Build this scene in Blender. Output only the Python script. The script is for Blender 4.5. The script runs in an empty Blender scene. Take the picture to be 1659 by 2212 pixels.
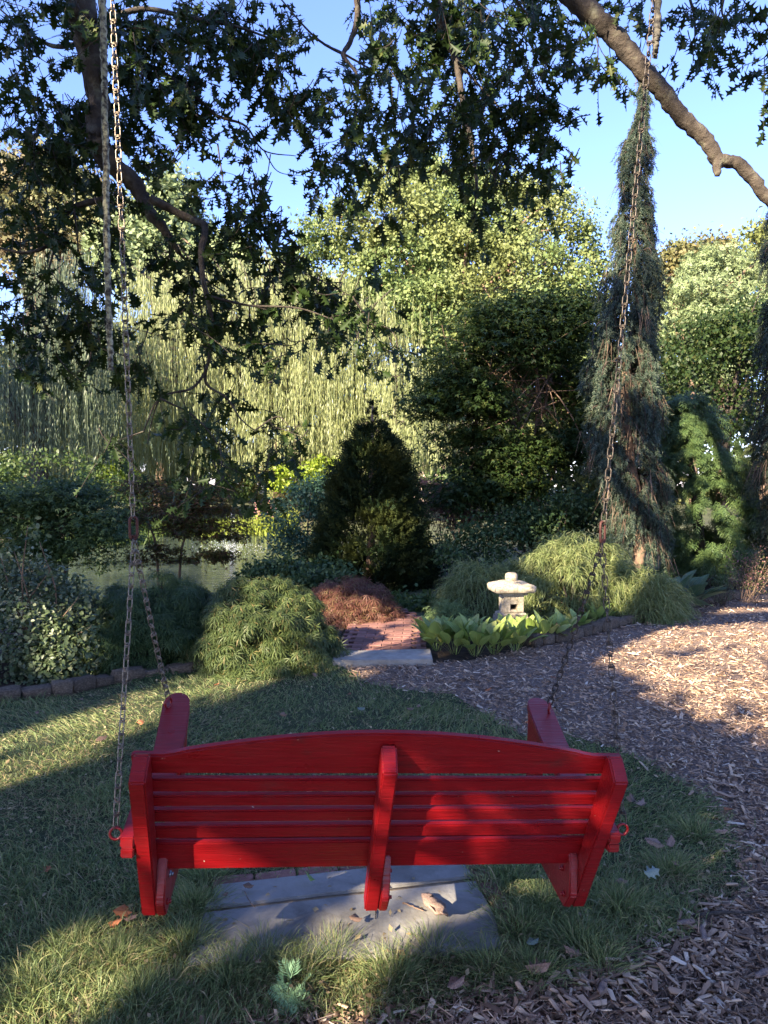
import bpy, bmesh, math, random
import numpy as np
from mathutils import Vector, Matrix
random.seed(11)
rng = np.random.default_rng(11)
sc = bpy.context.scene
C = sc.collection
PI = math.pi

# ------------------------------------------------------------------ camera
EYE = 1.65
F_V = 1534.0                      # focal length measured on a 1659 x 2212 copy of the photograph
PITCH = math.atan((1106 - 1050) / F_V)
cam_d = bpy.data.cameras.new("camera"); cam = bpy.data.objects.new("camera", cam_d); C.objects.link(cam)
cam_d.sensor_fit = 'VERTICAL'; cam_d.sensor_height = 34.6; cam_d.lens = 34.6 * F_V / 2212
cam_d.clip_start = 0.05; cam_d.clip_end = 3000
cam.location = (0, 0, EYE); cam.rotation_euler = (PI / 2 - PITCH, 0, 0)
sc.camera = cam

# ------------------------------------------------------------------ sky, sun, exposure
AZ = math.radians(38); EL = math.radians(27)       # the light travels to the right and away from the camera
LD = np.array([math.sin(AZ) * math.cos(EL), math.cos(AZ) * math.cos(EL), -math.sin(EL)])
w = bpy.data.worlds.new("World"); sc.world = w; w.use_nodes = True
nt = w.node_tree; bg = nt.nodes['Background']
sky = nt.nodes.new('ShaderNodeTexSky'); sky.sky_type = 'NISHITA'; sky.sun_disc = False
sky.sun_elevation = EL; sky.sun_rotation = math.radians(180) + AZ
sky.air_density = 1.0; sky.dust_density = 0.2; sky.ozone_density = 5.0
tint = nt.nodes.new('ShaderNodeMix'); tint.data_type = 'RGBA'; tint.blend_type = 'MULTIPLY'; tint.inputs[0].default_value = 1; tint.inputs[7].default_value = (.96, .83, 1.04, 1)
nt.links.new(sky.outputs[0], tint.inputs[6]); nt.links.new(tint.outputs[2], bg.inputs[0]); bg.inputs[1].default_value = 0.108
sd = bpy.data.lights.new("sun", 'SUN'); sd.energy = 5.0; sd.angle = math.radians(0.55); sd.color = (1.0, 0.85, 0.64)
so = bpy.data.objects.new("sun", sd); C.objects.link(so)
so.rotation_euler = Vector(LD).to_track_quat('-Z', 'Y').to_euler(); so.location = (-10, -14, 14)
sc.view_settings.view_transform = 'Standard'; sc.view_settings.look = 'None'
sc.view_settings.gamma = 1; sc.view_settings.use_curve_mapping = False
sc.view_settings.exposure = 2.38
sc.cycles.max_bounces = 6; sc.cycles.diffuse_bounces = 3; sc.cycles.glossy_bounces = 2
sc.cycles.transmission_bounces = 4; sc.cycles.transparent_max_bounces = 4
sc.cycles.use_denoising = True

# ------------------------------------------------------------------ helpers
def ray(u, v):
    a = (u - 829.5) / F_V; b = (1106 - v) / F_V
    return np.array([a, math.cos(PITCH) + b * math.sin(PITCH), -math.sin(PITCH) + b * math.cos(PITCH)])
def at(u, v, Y):
    r = ray(u, v); return np.array([0, 0, EYE]) + r * (Y / r[1])
def gnd(u, v, z=0.0):
    r = ray(u, v); return np.array([0, 0, EYE]) + r * ((z - EYE) / r[2])

def tag(o, label=None, cat=None, group=None, kind=None):
    if label: o['label'] = label
    if cat: o['category'] = cat
    if group: o['group'] = group
    if kind: o['kind'] = kind
    return o
def empty(name, loc, label, cat, group=None, rot=None):
    o = bpy.data.objects.new(name, None); C.objects.link(o); o.location = [float(x) for x in loc]
    o.empty_display_size = 0.1
    if rot: o.rotation_euler = rot
    return tag(o, label, cat, group)
def link(name, me, parent=None, mat=None, world=True, kind=None, loc=None, rot=None, scale=None):
    o = bpy.data.objects.new(name, me); C.objects.link(o)
    if mat is not None and len(me.materials) == 0: me.materials.append(mat)
    base = Vector(loc if loc is not None else (0, 0, 0))
    if parent is not None:
        o.parent = parent
        if world and parent.parent is None and parent.type == 'EMPTY': base = base - parent.location
    o.location = base
    if rot is not None: o.rotation_euler = rot
    if scale is not None: o.scale = scale
    if kind: o['kind'] = kind
    return o
def mesh_blocks(name, blocks, smooth=False):
    me = bpy.data.meshes.new(name)
    Vs = []; loops = []; tot = []; off = 0
    for V, F in blocks:
        Vs.append(V)
        for f in (F if isinstance(F, list) else [F]):
            f = np.asarray(f); loops.append((f + off).ravel()); tot.append(np.full(len(f), f.shape[1]))
        off += len(V)
    V = np.concatenate(Vs).astype(np.float32); L = np.concatenate(loops).astype(np.int32); T = np.concatenate(tot).astype(np.int32)
    me.vertices.add(len(V)); me.vertices.foreach_set('co', V.ravel())
    me.loops.add(len(L)); me.loops.foreach_set('vertex_index', L)
    me.polygons.add(len(T)); st = np.concatenate([[0], np.cumsum(T)[:-1]]).astype(np.int32)
    me.polygons.foreach_set('loop_start', st)
    if smooth: me.polygons.foreach_set('use_smooth', np.ones(len(T), dtype=bool))
    me.update(calc_edges=True); me.validate()
    return me
def unit(a): return a / np.maximum(np.linalg.norm(a, axis=-1, keepdims=True), 1e-9)
def frames(D, N):
    """matrices whose columns are direction D, side, and normal near N"""
    X = unit(D); Y = unit(np.cross(N, X)); Z = np.cross(X, Y)
    return np.stack([X, Y, Z], axis=-1)
def scatter(tmpl, P, R, S):
    T, Fs = tmpl; n = len(T); m = len(P)
    S = np.asarray(S)
    if S.ndim == 1: S = np.repeat(S[:, None], 3, 1)
    V = np.einsum('mij,mnj->mni', R, T[None] * S[:, None, :]) + P[:, None, :]
    out = [(F[None] + (np.arange(m) * n)[:, None, None]).reshape(-1, F.shape[1]) for F in Fs]
    return (V.reshape(-1, 3), out)
def rdir(n): return unit(rng.normal(size=(n, 3)))
def tube(pts, rad, sides=6, jit=0.0, cap=True):
    pts = np.asarray(pts, float); n = len(pts); rad = np.broadcast_to(np.asarray(rad, float), (n,))
    tan = unit(np.gradient(pts, axis=0)); ref = np.array([0.13, 0.21, 0.97])
    if abs(np.dot(tan.mean(0), ref)) > 0.85: ref = np.array([0.95, 0.3, 0.1])
    s = unit(np.cross(tan, ref)); t = np.cross(tan, s)
    a = np.arange(sides) * 2 * PI / sides
    ring = np.cos(a)[None, :, None] * s[:, None] + np.sin(a)[None, :, None] * t[:, None]
    r = rad[:, None, None] * (1 + jit * rng.normal(size=(n, sides, 1)))
    V = (pts[:, None] + ring * r).reshape(-1, 3)
    i = np.arange(n - 1)[:, None] * sides; j = np.arange(sides)[None]; k = (j + 1) % sides
    F = np.stack([i + j, i + k, i + sides + k, i + sides + j], -1).reshape(-1, 4)
    fl = [F]
    if cap: fl.append(np.array([list(range(sides))[::-1], [(n - 1) * sides + q for q in range(sides)]]))
    return (V, fl)
def smooth_path(pts, n):
    pts = np.asarray(pts, float); m = len(pts)
    P = np.vstack([2 * pts[0] - pts[1], pts, 2 * pts[-1] - pts[-2]])
    out = []
    for q in np.linspace(0, m - 1 - 1e-6, n):
        i = int(q); f = q - i; a, b, c, d = P[i], P[i + 1], P[i + 2], P[i + 3]
        out.append(0.5 * ((2 * b) + (-a + c) * f + (2 * a - 5 * b + 4 * c - d) * f * f + (-a + 3 * b - 3 * c + d) * f ** 3))
    return np.array(out)
def ribbons(P, D, L, droop, W, nseg=2, twist=None, tip=0.15):
    """many thin curved blades at once"""
    m = len(P); L = np.broadcast_to(L, (m,)); W = np.broadcast_to(W, (m,)); droop = np.broadcast_to(droop, (m,))
    D = unit(D); side = unit(np.cross(D, rdir(m))) if twist is None else twist
    t = np.linspace(0, 1, nseg + 1)
    pts = P[:, None] + D[:, None] * (L[:, None] * t)[..., None]
    pts[..., 2] -= (droop * L)[:, None] * t ** 2
    wd = (1 - (1 - tip) * t ** 1.5)[None] * W[:, None] * 0.5
    A = pts + side[:, None] * wd[..., None]; B = pts - side[:, None] * wd[..., None]
    V = np.stack([A, B], 2).reshape(-1, 3); n = 2 * (nseg + 1)
    base = (np.arange(m) * n)[:, None, None]
    q = np.arange(nseg - 1)[:, None] * 2 + np.array([0, 1, 3, 2])[None]; tp_ = np.array([[2 * nseg - 2, 2 * nseg - 1, 2 * nseg]])
    return (V, ([(base + q[None]).reshape(-1, 4)] if nseg > 1 else []) + [(base + tp_[None]).reshape(-1, 3)]), pts
def box(cx, cy, cz, sx, sy, sz):
    V = np.array([[x, y, z] for z in (-.5, .5) for y in (-.5, .5) for x in (-.5, .5)]) * [sx, sy, sz] + [cx, cy, cz]
    return (V, [np.array([[0, 2, 3, 1], [4, 5, 7, 6], [0, 1, 5, 4], [2, 6, 7, 3], [0, 4, 6, 2], [1, 3, 7, 5]])])
def prism(poly, axis0, axis1, axis2, lo, hi, origin=(0, 0, 0)):
    """polygon in the (axis0, axis1) plane extruded along axis2 from lo to hi"""
    poly = np.asarray(poly, float); n = len(poly); o = np.asarray(origin, float)
    a0, a1, a2 = [np.asarray(a, float) for a in (axis0, axis1, axis2)]
    B = o + poly[:, :1] * a0 + poly[:, 1:2] * a1
    V = np.vstack([B + a2 * lo, B + a2 * hi])
    i = np.arange(n); j = (i + 1) % n
    return (V, [np.stack([i, j, j + n, i + n], -1), np.array([list(range(n))[::-1], list(range(n, 2 * n))])])
def bevel_mesh(me, w_=0.004, seg=2):
    bm = bmesh.new(); bm.from_mesh(me)
    bmesh.ops.recalc_face_normals(bm, faces=bm.faces)
    ed = [e for e in bm.edges if len(e.link_faces) == 2 and e.calc_face_angle(0) > 0.5]
    bmesh.ops.bevel(bm, geom=ed, offset=w_, segments=seg, affect='EDGES', clamp_overlap=True)
    bm.to_mesh(me); bm.free()
    me.polygons.foreach_set('use_smooth', np.ones(len(me.polygons), dtype=bool)); me.set_sharp_from_angle(angle=0.6)
    return me
def inpoly(P, poly):
    x, y = P[:, 0], P[:, 1]; poly = np.asarray(poly); res = np.zeros(len(P), bool); n = len(poly)
    for i in range(n):
        x1, y1 = poly[i][:2]; x2, y2 = poly[(i + 1) % n][:2]
        if y1 == y2: continue
        c = ((y1 > y) != (y2 > y)) & (x < (x2 - x1) * (y - y1) / (y2 - y1) + x1); res ^= c
    return res
def vnoise(P, scale, seed=0):
    """cheap smooth noise -1..1 in numpy"""
    r = np.random.default_rng(seed); s = np.zeros(len(P))
    for k in range(6):
        d = r.normal(size=P.shape[1]); d /= np.linalg.norm(d)
        s += np.sin(P @ d * scale * (0.7 + 0.25 * k) + r.uniform(0, 6.28))
    return s / 3.2

# ------------------------------------------------------------------ materials
def mat_new(name):
    m = bpy.data.materials.new(name); m.use_nodes = True; n = m.node_tree
    return m, n, n.nodes['Principled BSDF'], n.nodes['Material Output']
def ramp(n, fac, stops):
    r = n.nodes.new('ShaderNodeValToRGB'); e = r.color_ramp.elements
    while len(e) < len(stops): e.new(0.5)
    for i, (p, c) in enumerate(stops): e[i].position = p; e[i].color = (*c, 1)
    n.links.new(fac, r.inputs[0]); return r.outputs[0]
def noise(n, scale, detail=4, rough=0.55, coord='Object', dist=0):
    tc = n.nodes.new('ShaderNodeTexCoord'); t = n.nodes.new('ShaderNodeTexNoise')
    t.inputs['Scale'].default_value = scale; t.inputs['Detail'].default_value = detail
    t.inputs['Roughness'].default_value = rough; t.inputs['Distortion'].default_value = dist
    n.links.new(tc.outputs[coord], t.inputs['Vector']); return t.outputs['Fac']
def mix(n, a, b, fac, mode='MIX'):
    m = n.nodes.new('ShaderNodeMix'); m.data_type = 'RGBA'; m.blend_type = mode
    if isinstance(fac, (int, float)): m.inputs[0].default_value = fac
    else: n.links.new(fac, m.inputs[0])
    for s, v in ((6, a), (7, b)):
        if isinstance(v, tuple): m.inputs[s].default_value = (*v, 1)
        else: n.links.new(v, m.inputs[s])
    return m.outputs[2]
def bump(n, bs, h, strength=0.3, dist=0.01):
    b = n.nodes.new('ShaderNodeBump'); b.inputs['Strength'].default_value = strength; b.inputs['Distance'].default_value = dist
    n.links.new(h, b.inputs['Height']); n.links.new(b.outputs[0], bs.inputs['Normal'])
def leafmat(name, stops, trans=0.4, rough=0.55, spec=0.3, big=None, bigscale=0.5):
    """leaf colours vary leaf by leaf, with a slow drift over the plant"""
    m, n, bs, out = mat_new(name)
    g = n.nodes.new('ShaderNodeNewGeometry')
    col = ramp(n, g.outputs['Random Per Island'], stops)
    if big:
        f = noise(n, bigscale, 2)
        mr = n.nodes.new('ShaderNodeMapRange'); mr.inputs[1].default_value = 0.42; mr.inputs[2].default_value = 0.62
        n.links.new(f, mr.inputs[0]); col = mix(n, col, big, mr.outputs[0])
    n.links.new(col, bs.inputs['Base Color']); bs.inputs['Roughness'].default_value = rough
    bs.inputs['Specular IOR Level'].default_value = spec
    tr = n.nodes.new('ShaderNodeBsdfTranslucent'); n.links.new(col, tr.inputs[0])
    ms = n.nodes.new('ShaderNodeMixShader'); ms.inputs[0].default_value = trans
    n.links.new(bs.outputs[0], ms.inputs[1]); n.links.new(tr.outputs[0], ms.inputs[2]); n.links.new(ms.outputs[0], out.inputs[0])
    return m
def simple(name, stops, scale, rough=0.8, detail=5, bstr=0.4, bdist=0.01, spec=0.3, bscale=None, isl=0.0, coord='Object', dist=0, metal=0):
    m, n, bs, out = mat_new(name)
    f = noise(n, scale, detail, 0.6, coord, dist); col = ramp(n, f, stops)
    if isl:
        g = n.nodes.new('ShaderNodeObjectInfo'); hs = n.nodes.new('ShaderNodeHueSaturation')
        mr = n.nodes.new('ShaderNodeMapRange'); mr.inputs[3].default_value = 1 - isl; mr.inputs[4].default_value = 1 + isl
        n.links.new(g.outputs['Random'], mr.inputs[0]); n.links.new(mr.outputs[0], hs.inputs['Value']); n.links.new(col, hs.inputs['Color']); col = hs.outputs[0]
    n.links.new(col, bs.inputs['Base Color']); bs.inputs['Roughness'].default_value = rough
    bs.inputs['Specular IOR Level'].default_value = spec; bs.inputs['Metallic'].default_value = metal
    if bstr: bump(n, bs, noise(n, bscale or scale * 3, 6, 0.65, coord), bstr, bdist)
    return m
M = {}
M['bark'] = simple('oak bark', [(0.3, (.028, .022, .018)), (0.55, (.075, .06, .048)), (0.72, (.15, .145, .10))], 9, 0.9, 6, 0.9, 0.03, bscale=26)
M['bark_dark'] = simple('dark bark', [(0.3, (.02, .015, .012)), (0.7, (.07, .055, .045))], 14, 0.9, 5, 0.6, 0.01)
M['bark_warm'] = simple('warm bark', [(0.3, (.10, .065, .045)), (0.7, (.24, .16, .11))], 14, 0.9, 5, 0.6, 0.01)
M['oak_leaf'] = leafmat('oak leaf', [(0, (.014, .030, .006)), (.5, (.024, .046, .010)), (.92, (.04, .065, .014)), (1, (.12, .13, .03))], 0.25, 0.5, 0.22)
M['shade_leaf'] = leafmat('unseen crown leaf', [(0, (.02, .045, .014)), (1, (.05, .09, .025))], 0.15, 0.5)
M['far_oak'] = leafmat('sunlit tree leaf', [(0, (.10, .155, .05)), (.5, (.145, .20, .065)), (1, (.22, .26, .095))], 0.30, 0.5, 0.25, big=(.185, .21, .07), bigscale=0.16)
M['far_yellow'] = leafmat('yellow green tree leaf', [(0, (.13, .15, .06)), (1, (.25, .24, .11))], 0.3, 0.5, 0.25, big=(.24, .18, .11), bigscale=0.2)
M['far_red'] = leafmat('turning tree leaf', [(0, (.13, .12, .045)), (1, (.21, .17, .07))], 0.3, 0.5, 0.25, big=(.12, .14, .05), bigscale=0.3)
M['fir'] = leafmat('pale conifer needles', [(0, (.14, .19, .08)), (1, (.27, .32, .15))], 0.25, 0.5)
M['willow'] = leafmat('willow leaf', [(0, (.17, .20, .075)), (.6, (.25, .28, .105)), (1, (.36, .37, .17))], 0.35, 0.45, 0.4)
M['willow_dark'] = leafmat('shaded willow leaf', [(0, (.07, .105, .055)), (1, (.14, .17, .09))], 0.3, 0.45, 0.4)  # darker copy of the willow colour, with shade put into it
M['wood_leaf'] = leafmat('far wood leaf', [(0, (.05, .08, .03)), (1, (.13, .15, .05))], 0.3, 0.6, 0.2, big=(.15, .16, .06), bigscale=0.12)
M['maple_dark'] = leafmat('dark maple leaf', [(0, (.022, .045, .012)), (.8, (.045, .075, .018)), (1, (.09, .10, .03))], 0.4, 0.5)
M['maple_green'] = leafmat('lacy maple leaf', [(0, (.05, .082, .028)), (.9, (.12, .155, .05)), (1, (.22, .17, .07))], 0.4, 0.5)
M['maple_deep'] = leafmat('deep green maple leaf', [(0, (.035, .07, .022)), (1, (.085, .13, .045))], 0.4, 0.5)
M['maple_red'] = leafmat('reddish lacy maple leaf', [(0, (.12, .045, .035)), (.6, (.20, .09, .06)), (1, (.19, .14, .06))], 0.4, 0.5)
M['maple_pink'] = leafmat('pinkish maple leaf', [(0, (.16, .07, .07)), (.6, (.22, .11, .09)), (1, (.16, .15, .06))], 0.4, 0.5)
M['maple_rust'] = leafmat('rust and green maple leaf', [(0, (.09, .035, .02)), (.5, (.10, .075, .02)), (1, (.08, .11, .03))], 0.5, 0.5)
M['hinoki'] = leafmat('dark cypress spray', [(0, (.010, .022, .010)), (.85, (.022, .040, .016)), (1, (.07, .085, .02))], 0.2, 0.6, 0.15, big=(.045, .055, .015), bigscale=2.2)
M['spruce'] = leafmat('spruce needles', [(0, (.018, .034, .022)), (.6, (.038, .062, .038)), (1, (.11, .125, .075))], 0.15, 0.55)
M['twig_dead'] = leafmat('bare hanging twigs', [(0, (.09, .06, .045)), (1, (.24, .17, .12))], 0.1, 0.8, 0.1)
M['hemlock'] = leafmat('feathery conifer spray', [(0, (.045, .085, .03)), (1, (.115, .17, .055))], 0.3, 0.5)
M['thread'] = leafmat('threadleaf strands', [(0, (.10, .14, .045)), (.6, (.19, .23, .08)), (1, (.30, .31, .13))], 0.3, 0.5)
M['mugo'] = leafmat('pine needles', [(0, (.09, .15, .05)), (1, (.19, .26, .10))], 0.25, 0.5)
M['shrub'] = leafmat('small oval leaf', [(0, (.05, .08, .032)), (.7, (.10, .135, .06)), (1, (.17, .19, .11))], 0.25, 0.45, 0.4)
M['shrub_blue'] = leafmat('blue green shrub leaf', [(0, (.03, .075, .045)), (1, (.07, .13, .07))], 0.35, 0.5)
M['shrub_lime'] = leafmat('lime shrub leaf', [(0, (.14, .22, .02)), (1, (.30, .36, .04))], 0.45, 0.5)
M['shrub_mid'] = leafmat('green shrub leaf', [(0, (.04, .08, .02)), (1, (.11, .15, .04))], 0.4, 0.5)
M['barberry'] = leafmat('barberry leaf', [(0, (.07, .09, .03)), (.6, (.12, .10, .05)), (1, (.34, .15, .16))], 0.3, 0.5)
M['grass'] = leafmat('grass blade', [(0, (.10, .15, .055)), (.55, (.19, .245, .09)), (.88, (.30, .31, .13)), (.94, (.32, .28, .15)), (1, (.40, .33, .20))], 0.35, 0.5, 0.3)
M['grass_dry'] = leafmat('dry grass blade', [(0, (.22, .16, .09)), (1, (.44, .35, .20))], 0.3, 0.6, 0.2)
M['reed'] = leafmat('bank perennials', [(0, (.16, .22, .03)), (1, (.34, .38, .07))], 0.4, 0.5)
M['pink'] = simple('pink flower', [(0.3, (.30, .12, .13)), (0.7, (.45, .22, .21))], 30, 0.7, bstr=0)
M['seedling'] = leafmat('blue green seedling', [(0, (.12, .24, .13)), (1, (.24, .38, .22))], 0.3, 0.5)

def hosta_mat(name, a, b):
    m, n, bs, out = mat_new(name)
    tc = n.nodes.new('ShaderNodeTexCoord'); sp = n.nodes.new('ShaderNodeSeparateXYZ'); n.links.new(tc.outputs['Object'], sp.inputs[0])
    wv = n.nodes.new('ShaderNodeMath'); wv.operation = 'MULTIPLY'; wv.inputs[1].default_value = 70; n.links.new(sp.outputs[1], wv.inputs[0])
    sn = n.nodes.new('ShaderNodeMath'); sn.operation = 'SINE'; n.links.new(wv.outputs[0], sn.inputs[0])
    oi = n.nodes.new('ShaderNodeObjectInfo')
    col = ramp(n, oi.outputs['Random'], [(0, a), (.8, b), (1, (b[0] * 1.3, b[1] * 1.05, b[2] * 1.2))])
    col = mix(n, col, (.35, .24, .09), ramp(n, noise(n, 14, 3), [(.62, (0, 0, 0)), (.70, (1, 1, 1))]))
    n.links.new(col, bs.inputs['Base Color']); bs.inputs['Roughness'].default_value = 0.42
    bump(n, bs, sn.outputs[0], 0.35, 0.004)
    tr = n.nodes.new('ShaderNodeBsdfTranslucent'); n.links.new(col, tr.inputs[0]); ms = n.nodes.new('ShaderNodeMixShader'); ms.inputs[0].default_value = .25
    n.links.new(bs.outputs[0], ms.inputs[1]); n.links.new(tr.outputs[0], ms.inputs[2]); n.links.new(ms.outputs[0], out.inputs[0])
    return m
M['hosta'] = hosta_mat('hosta leaf', (.17, .25, .05), (.30, .38, .10))
M['hosta_blue'] = hosta_mat('blue hosta leaf', (.07, .12, .06), (.14, .19, .09))

# red paint with brush grain, small chips and grime
m, n, bs, out = mat_new('glossy red paint'); M['red'] = m
tc = n.nodes.new('ShaderNodeTexCoord'); mp = n.nodes.new('ShaderNodeMapping'); mp.inputs['Scale'].default_value = (2.5, 40, 40)
n.links.new(tc.outputs['Object'], mp.inputs[0]); gr = n.nodes.new('ShaderNodeTexNoise'); gr.inputs['Scale'].default_value = 3; gr.inputs['Detail'].default_value = 5
n.links.new(mp.outputs[0], gr.inputs['Vector'])
col = ramp(n, gr.outputs['Fac'], [(.3, (.175, .0035, .005)), (.7, (.235, .005, .008))])
col = mix(n, col, (.07, .02, .016), ramp(n, noise(n, 6, 6, .7), [(.60, (0, 0, 0)), (.72, (.55, .55, .55))]))
col = mix(n, col, (.42, .33, .26), ramp(n, noise(n, 55, 2, .5), [(.765, (0, 0, 0)), (.785, (1, 1, 1))]))
col = mix(n, col, (.10, .02, .015), ramp(n, noise(n, 2.2, 7, .75), [(.58, (0, 0, 0)), (.74, (.4, .4, .4))]))
n.links.new(col, bs.inputs['Base Color']); bs.inputs['Roughness'].default_value = .33
n.links.new(ramp(n, noise(n, 9, 4), [(.3, (.26,) * 3), (.7, (.48,) * 3)]), bs.inputs['Roughness'])
bs.inputs['Specular IOR Level'].default_value = .5; bump(n, bs, gr.outputs['Fac'], .5, .005)
M['chain'] = simple('old brass chain', [(.3, (.10, .07, .05)), (.6, (.26, .22, .17)), (.8, (.14, .08, .055))], 90, .42, 4, .3, .001, metal=.75, coord='Object')
M['chain_dark'] = simple('shade darkened chain', [(.3, (.04, .03, .027)), (.6, (.10, .085, .07)), (.8, (.06, .035, .03))], 90, .45, 4, .3, .001, metal=.75)  # right chain: colour darkened so it reads as shaded
M['rust'] = simple('rusty link', [(.3, (.05, .018, .016)), (.7, (.11, .045, .035))], 60, .6, 4, .4, .001, metal=.3)
M['steel'] = simple('dull steel', [(.3, (.16, .17, .2)), (.7, (.3, .32, .36))], 60, .4, 4, .2, .001, metal=.8)
M['rope'] = simple('lichen on rope', [(.36, (.035, .03, .03)), (.47, (.16, .15, .11)), (.58, (.42, .41, .28)), (.75, (.36, .33, .10))], 55, .95, 6, 1, .006, bscale=120)
M['rope_dark'] = simple('dark old rope', [(.36, (.03, .028, .03)), (.62, (.13, .12, .10))], 55, .95, 6, 1, .006, bscale=120)
def stained(name, base, stain, sc1, lo=.5, hi=.68):
    m = M[base]; n = m.node_tree; bs = n.nodes['Principled BSDF']; src = bs.inputs['Base Color'].links[0].from_socket
    col = mix(n, src, stain, ramp(n, noise(n, sc1, 7, .7), [(lo, (0, 0, 0)), (hi, (.75, .75, .75))])); n.links.new(col, bs.inputs['Base Color'])
M['granite'] = simple('weathered granite', [(.32, (.16, .13, .095)), (.5, (.36, .30, .22)), (.68, (.44, .38, .285))], 45, .9, 8, .5, .004, bscale=90)
M['stone'] = simple('brown edging stone', [(.3, (.06, .045, .033)), (.55, (.14, .105, .075)), (.75, (.24, .19, .14))], 11, .9, 7, .8, .02, isl=.25)
M['brick'] = simple('red path brick', [(.3, (.15, .065, .05)), (.6, (.25, .12, .095)), (.8, (.30, .19, .16))], 22, .85, 6, .5, .004, isl=.3)
M['bluestone'] = simple('bluestone', [(.3, (.20, .19, .175)), (.55, (.27, .26, .24)), (.75, (.34, .33, .30))], 5, .75, 8, .7, .008, bscale=16, dist=.8)
stained('granite', 'granite', (.10, .105, .06), 9)
stained('bluestone', 'bluestone', (.10, .09, .075), 2.6, .48, .66)
stained('brick', 'brick', (.06, .06, .04), 5)
M['concrete'] = simple('pale step stone', [(.3, (.25, .22, .18)), (.7, (.40, .36, .30))], 12, .85, 7, .3, .004)
M['soil'] = simple('dark garden soil', [(.3, (.02, .014, .010)), (.6, (.055, .038, .026)), (.8, (.10, .07, .05))], 14, .95, 8, 1, .03, bscale=40)
M['turf'] = simple('turf under the blades', [(.3, (.022, .030, .012)), (.55, (.05, .065, .022)), (.75, (.11, .09, .05))], 7, .95, 6, 1, .02, bscale=60)
M['joint'] = simple('sandy wooden joint strip', [(.3, (.20, .14, .08)), (.7, (.36, .28, .18))], 30, .9, bstr=.4)
M['mulch'] = simple('fine crushed mulch', [(.3, (.07, .045, .033)), (.5, (.20, .14, .105)), (.7, (.36, .27, .21))], 45, .95, 8, 1, .02, bscale=70)
M['window'] = simple('near-black fill', [(.3, (.02, .02, .02)), (.7, (.03, .03, .03))], 5, .9, bstr=0)
M['plaster'] = simple('pale pink wall', [(.3, (.58, .44, .40)), (.7, (.68, .54, .48))], 3, .9, bstr=.2)
M['roofing'] = simple('grey shingles', [(.3, (.10, .09, .09)), (.7, (.2, .18, .17))], 8, .9, bstr=.3)
m, n, bs, out = mat_new('far ground'); M['terrain'] = m
col = ramp(n, noise(n, .35, 6, .6), [(.3, (.025, .022, .012)), (.5, (.05, .06, .02)), (.7, (.12, .12, .05))])
n.links.new(col, bs.inputs['Base Color']); bs.inputs['Roughness'].default_value = .95; bump(n, bs, noise(n, 6, 8), .8, .1)
m, n, bs, out = mat_new('pond water'); M['water'] = m
bs.inputs['Base Color'].default_value = (.045, .06, .05, 1); bs.inputs['Roughness'].default_value = .06; bs.inputs['IOR'].default_value = 1.33
bs.inputs['Specular IOR Level'].default_value = .8
tc = n.nodes.new('ShaderNodeTexCoord'); mp = n.nodes.new('ShaderNodeMapping'); mp.inputs['Scale'].default_value = (1.0, 2.2, 1)
n.links.new(tc.outputs['Object'], mp.inputs[0]); wn = n.nodes.new('ShaderNodeTexNoise'); wn.inputs['Scale'].default_value = 3.2; wn.inputs['Detail'].default_value = 3
n.links.new(mp.outputs[0], wn.inputs['Vector']); bump(n, bs, wn.outputs['Fac'], .7, .09)
m, n, bs, out = mat_new('white water'); M['spray'] = m
bs.inputs['Base Color'].default_value = (.8, .83, .88, 1); bs.inputs['Roughness'].default_value = .3
def chipmat(name, gain=1.0):
    m, n, bs, out = mat_new(name); g = n.nodes.new('ShaderNodeNewGeometry'); oi = n.nodes.new('ShaderNodeObjectInfo')
    ad = n.nodes.new('ShaderNodeMath'); ad.operation = 'ADD'; n.links.new(g.outputs['Random Per Island'], ad.inputs[0]); n.links.new(oi.outputs['Random'], ad.inputs[1])
    fr = n.nodes.new('ShaderNodeMath'); fr.operation = 'FRACT'; n.links.new(ad.outputs[0], fr.inputs[0])
    k = gain; kc = (1.05, .97, .84)
    col = ramp(n, fr.outputs[0], [(0, (.09 * k, .06 * k, .045 * k)), (.3, (.20 * k, .14 * k, .105 * k)), (.6, (.31 * k, .22 * k, .165 * k)), (.85, (.40 * k, .31 * k, .24 * k)), (1, (.50 * k, .44 * k, .38 * k))])
    col = mix(n, col, kc, 1.0, 'MULTIPLY'); col = mix(n, col, (.14, .10, .08), ramp(n, noise(n, 60, 4), [(.5, (0, 0, 0)), (.75, (.6, .6, .6))]))
    n.links.new(col, bs.inputs['Base Color']); bs.inputs['Roughness'].default_value = .9; bs.inputs['Specular IOR Level'].default_value = .15
    return m
M['chip'] = chipmat('wood chip', 1.3)
M['bark_piece'] = simple('split wood', [(.3, (.18, .11, .08)), (.7, (.42, .30, .24))], 20, .9, 6, .8, .006)
M['dry_leaf'] = simple('dry curled leaf', [(.3, (.18, .10, .065)), (.7, (.36, .24, .17))], 16, .75, 5, .3, .003, isl=.3)
M['orange_leaf'] = simple('rusty orange leaf', [(.3, (.26, .085, .035)), (.7, (.40, .16, .07))], 16, .7, 5, .3, .003, isl=.2)
M['green_leaf'] = simple('fresh green leaf', [(.3, (.10, .17, .04)), (.7, (.19, .26, .09))], 16, .5, 5, .3, .003)
M['grey_leaf'] = simple('pale silvery leaf', [(.3, (.15, .19, .15)), (.7, (.27, .31, .24))], 16, .6, 5, .3, .003)

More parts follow.
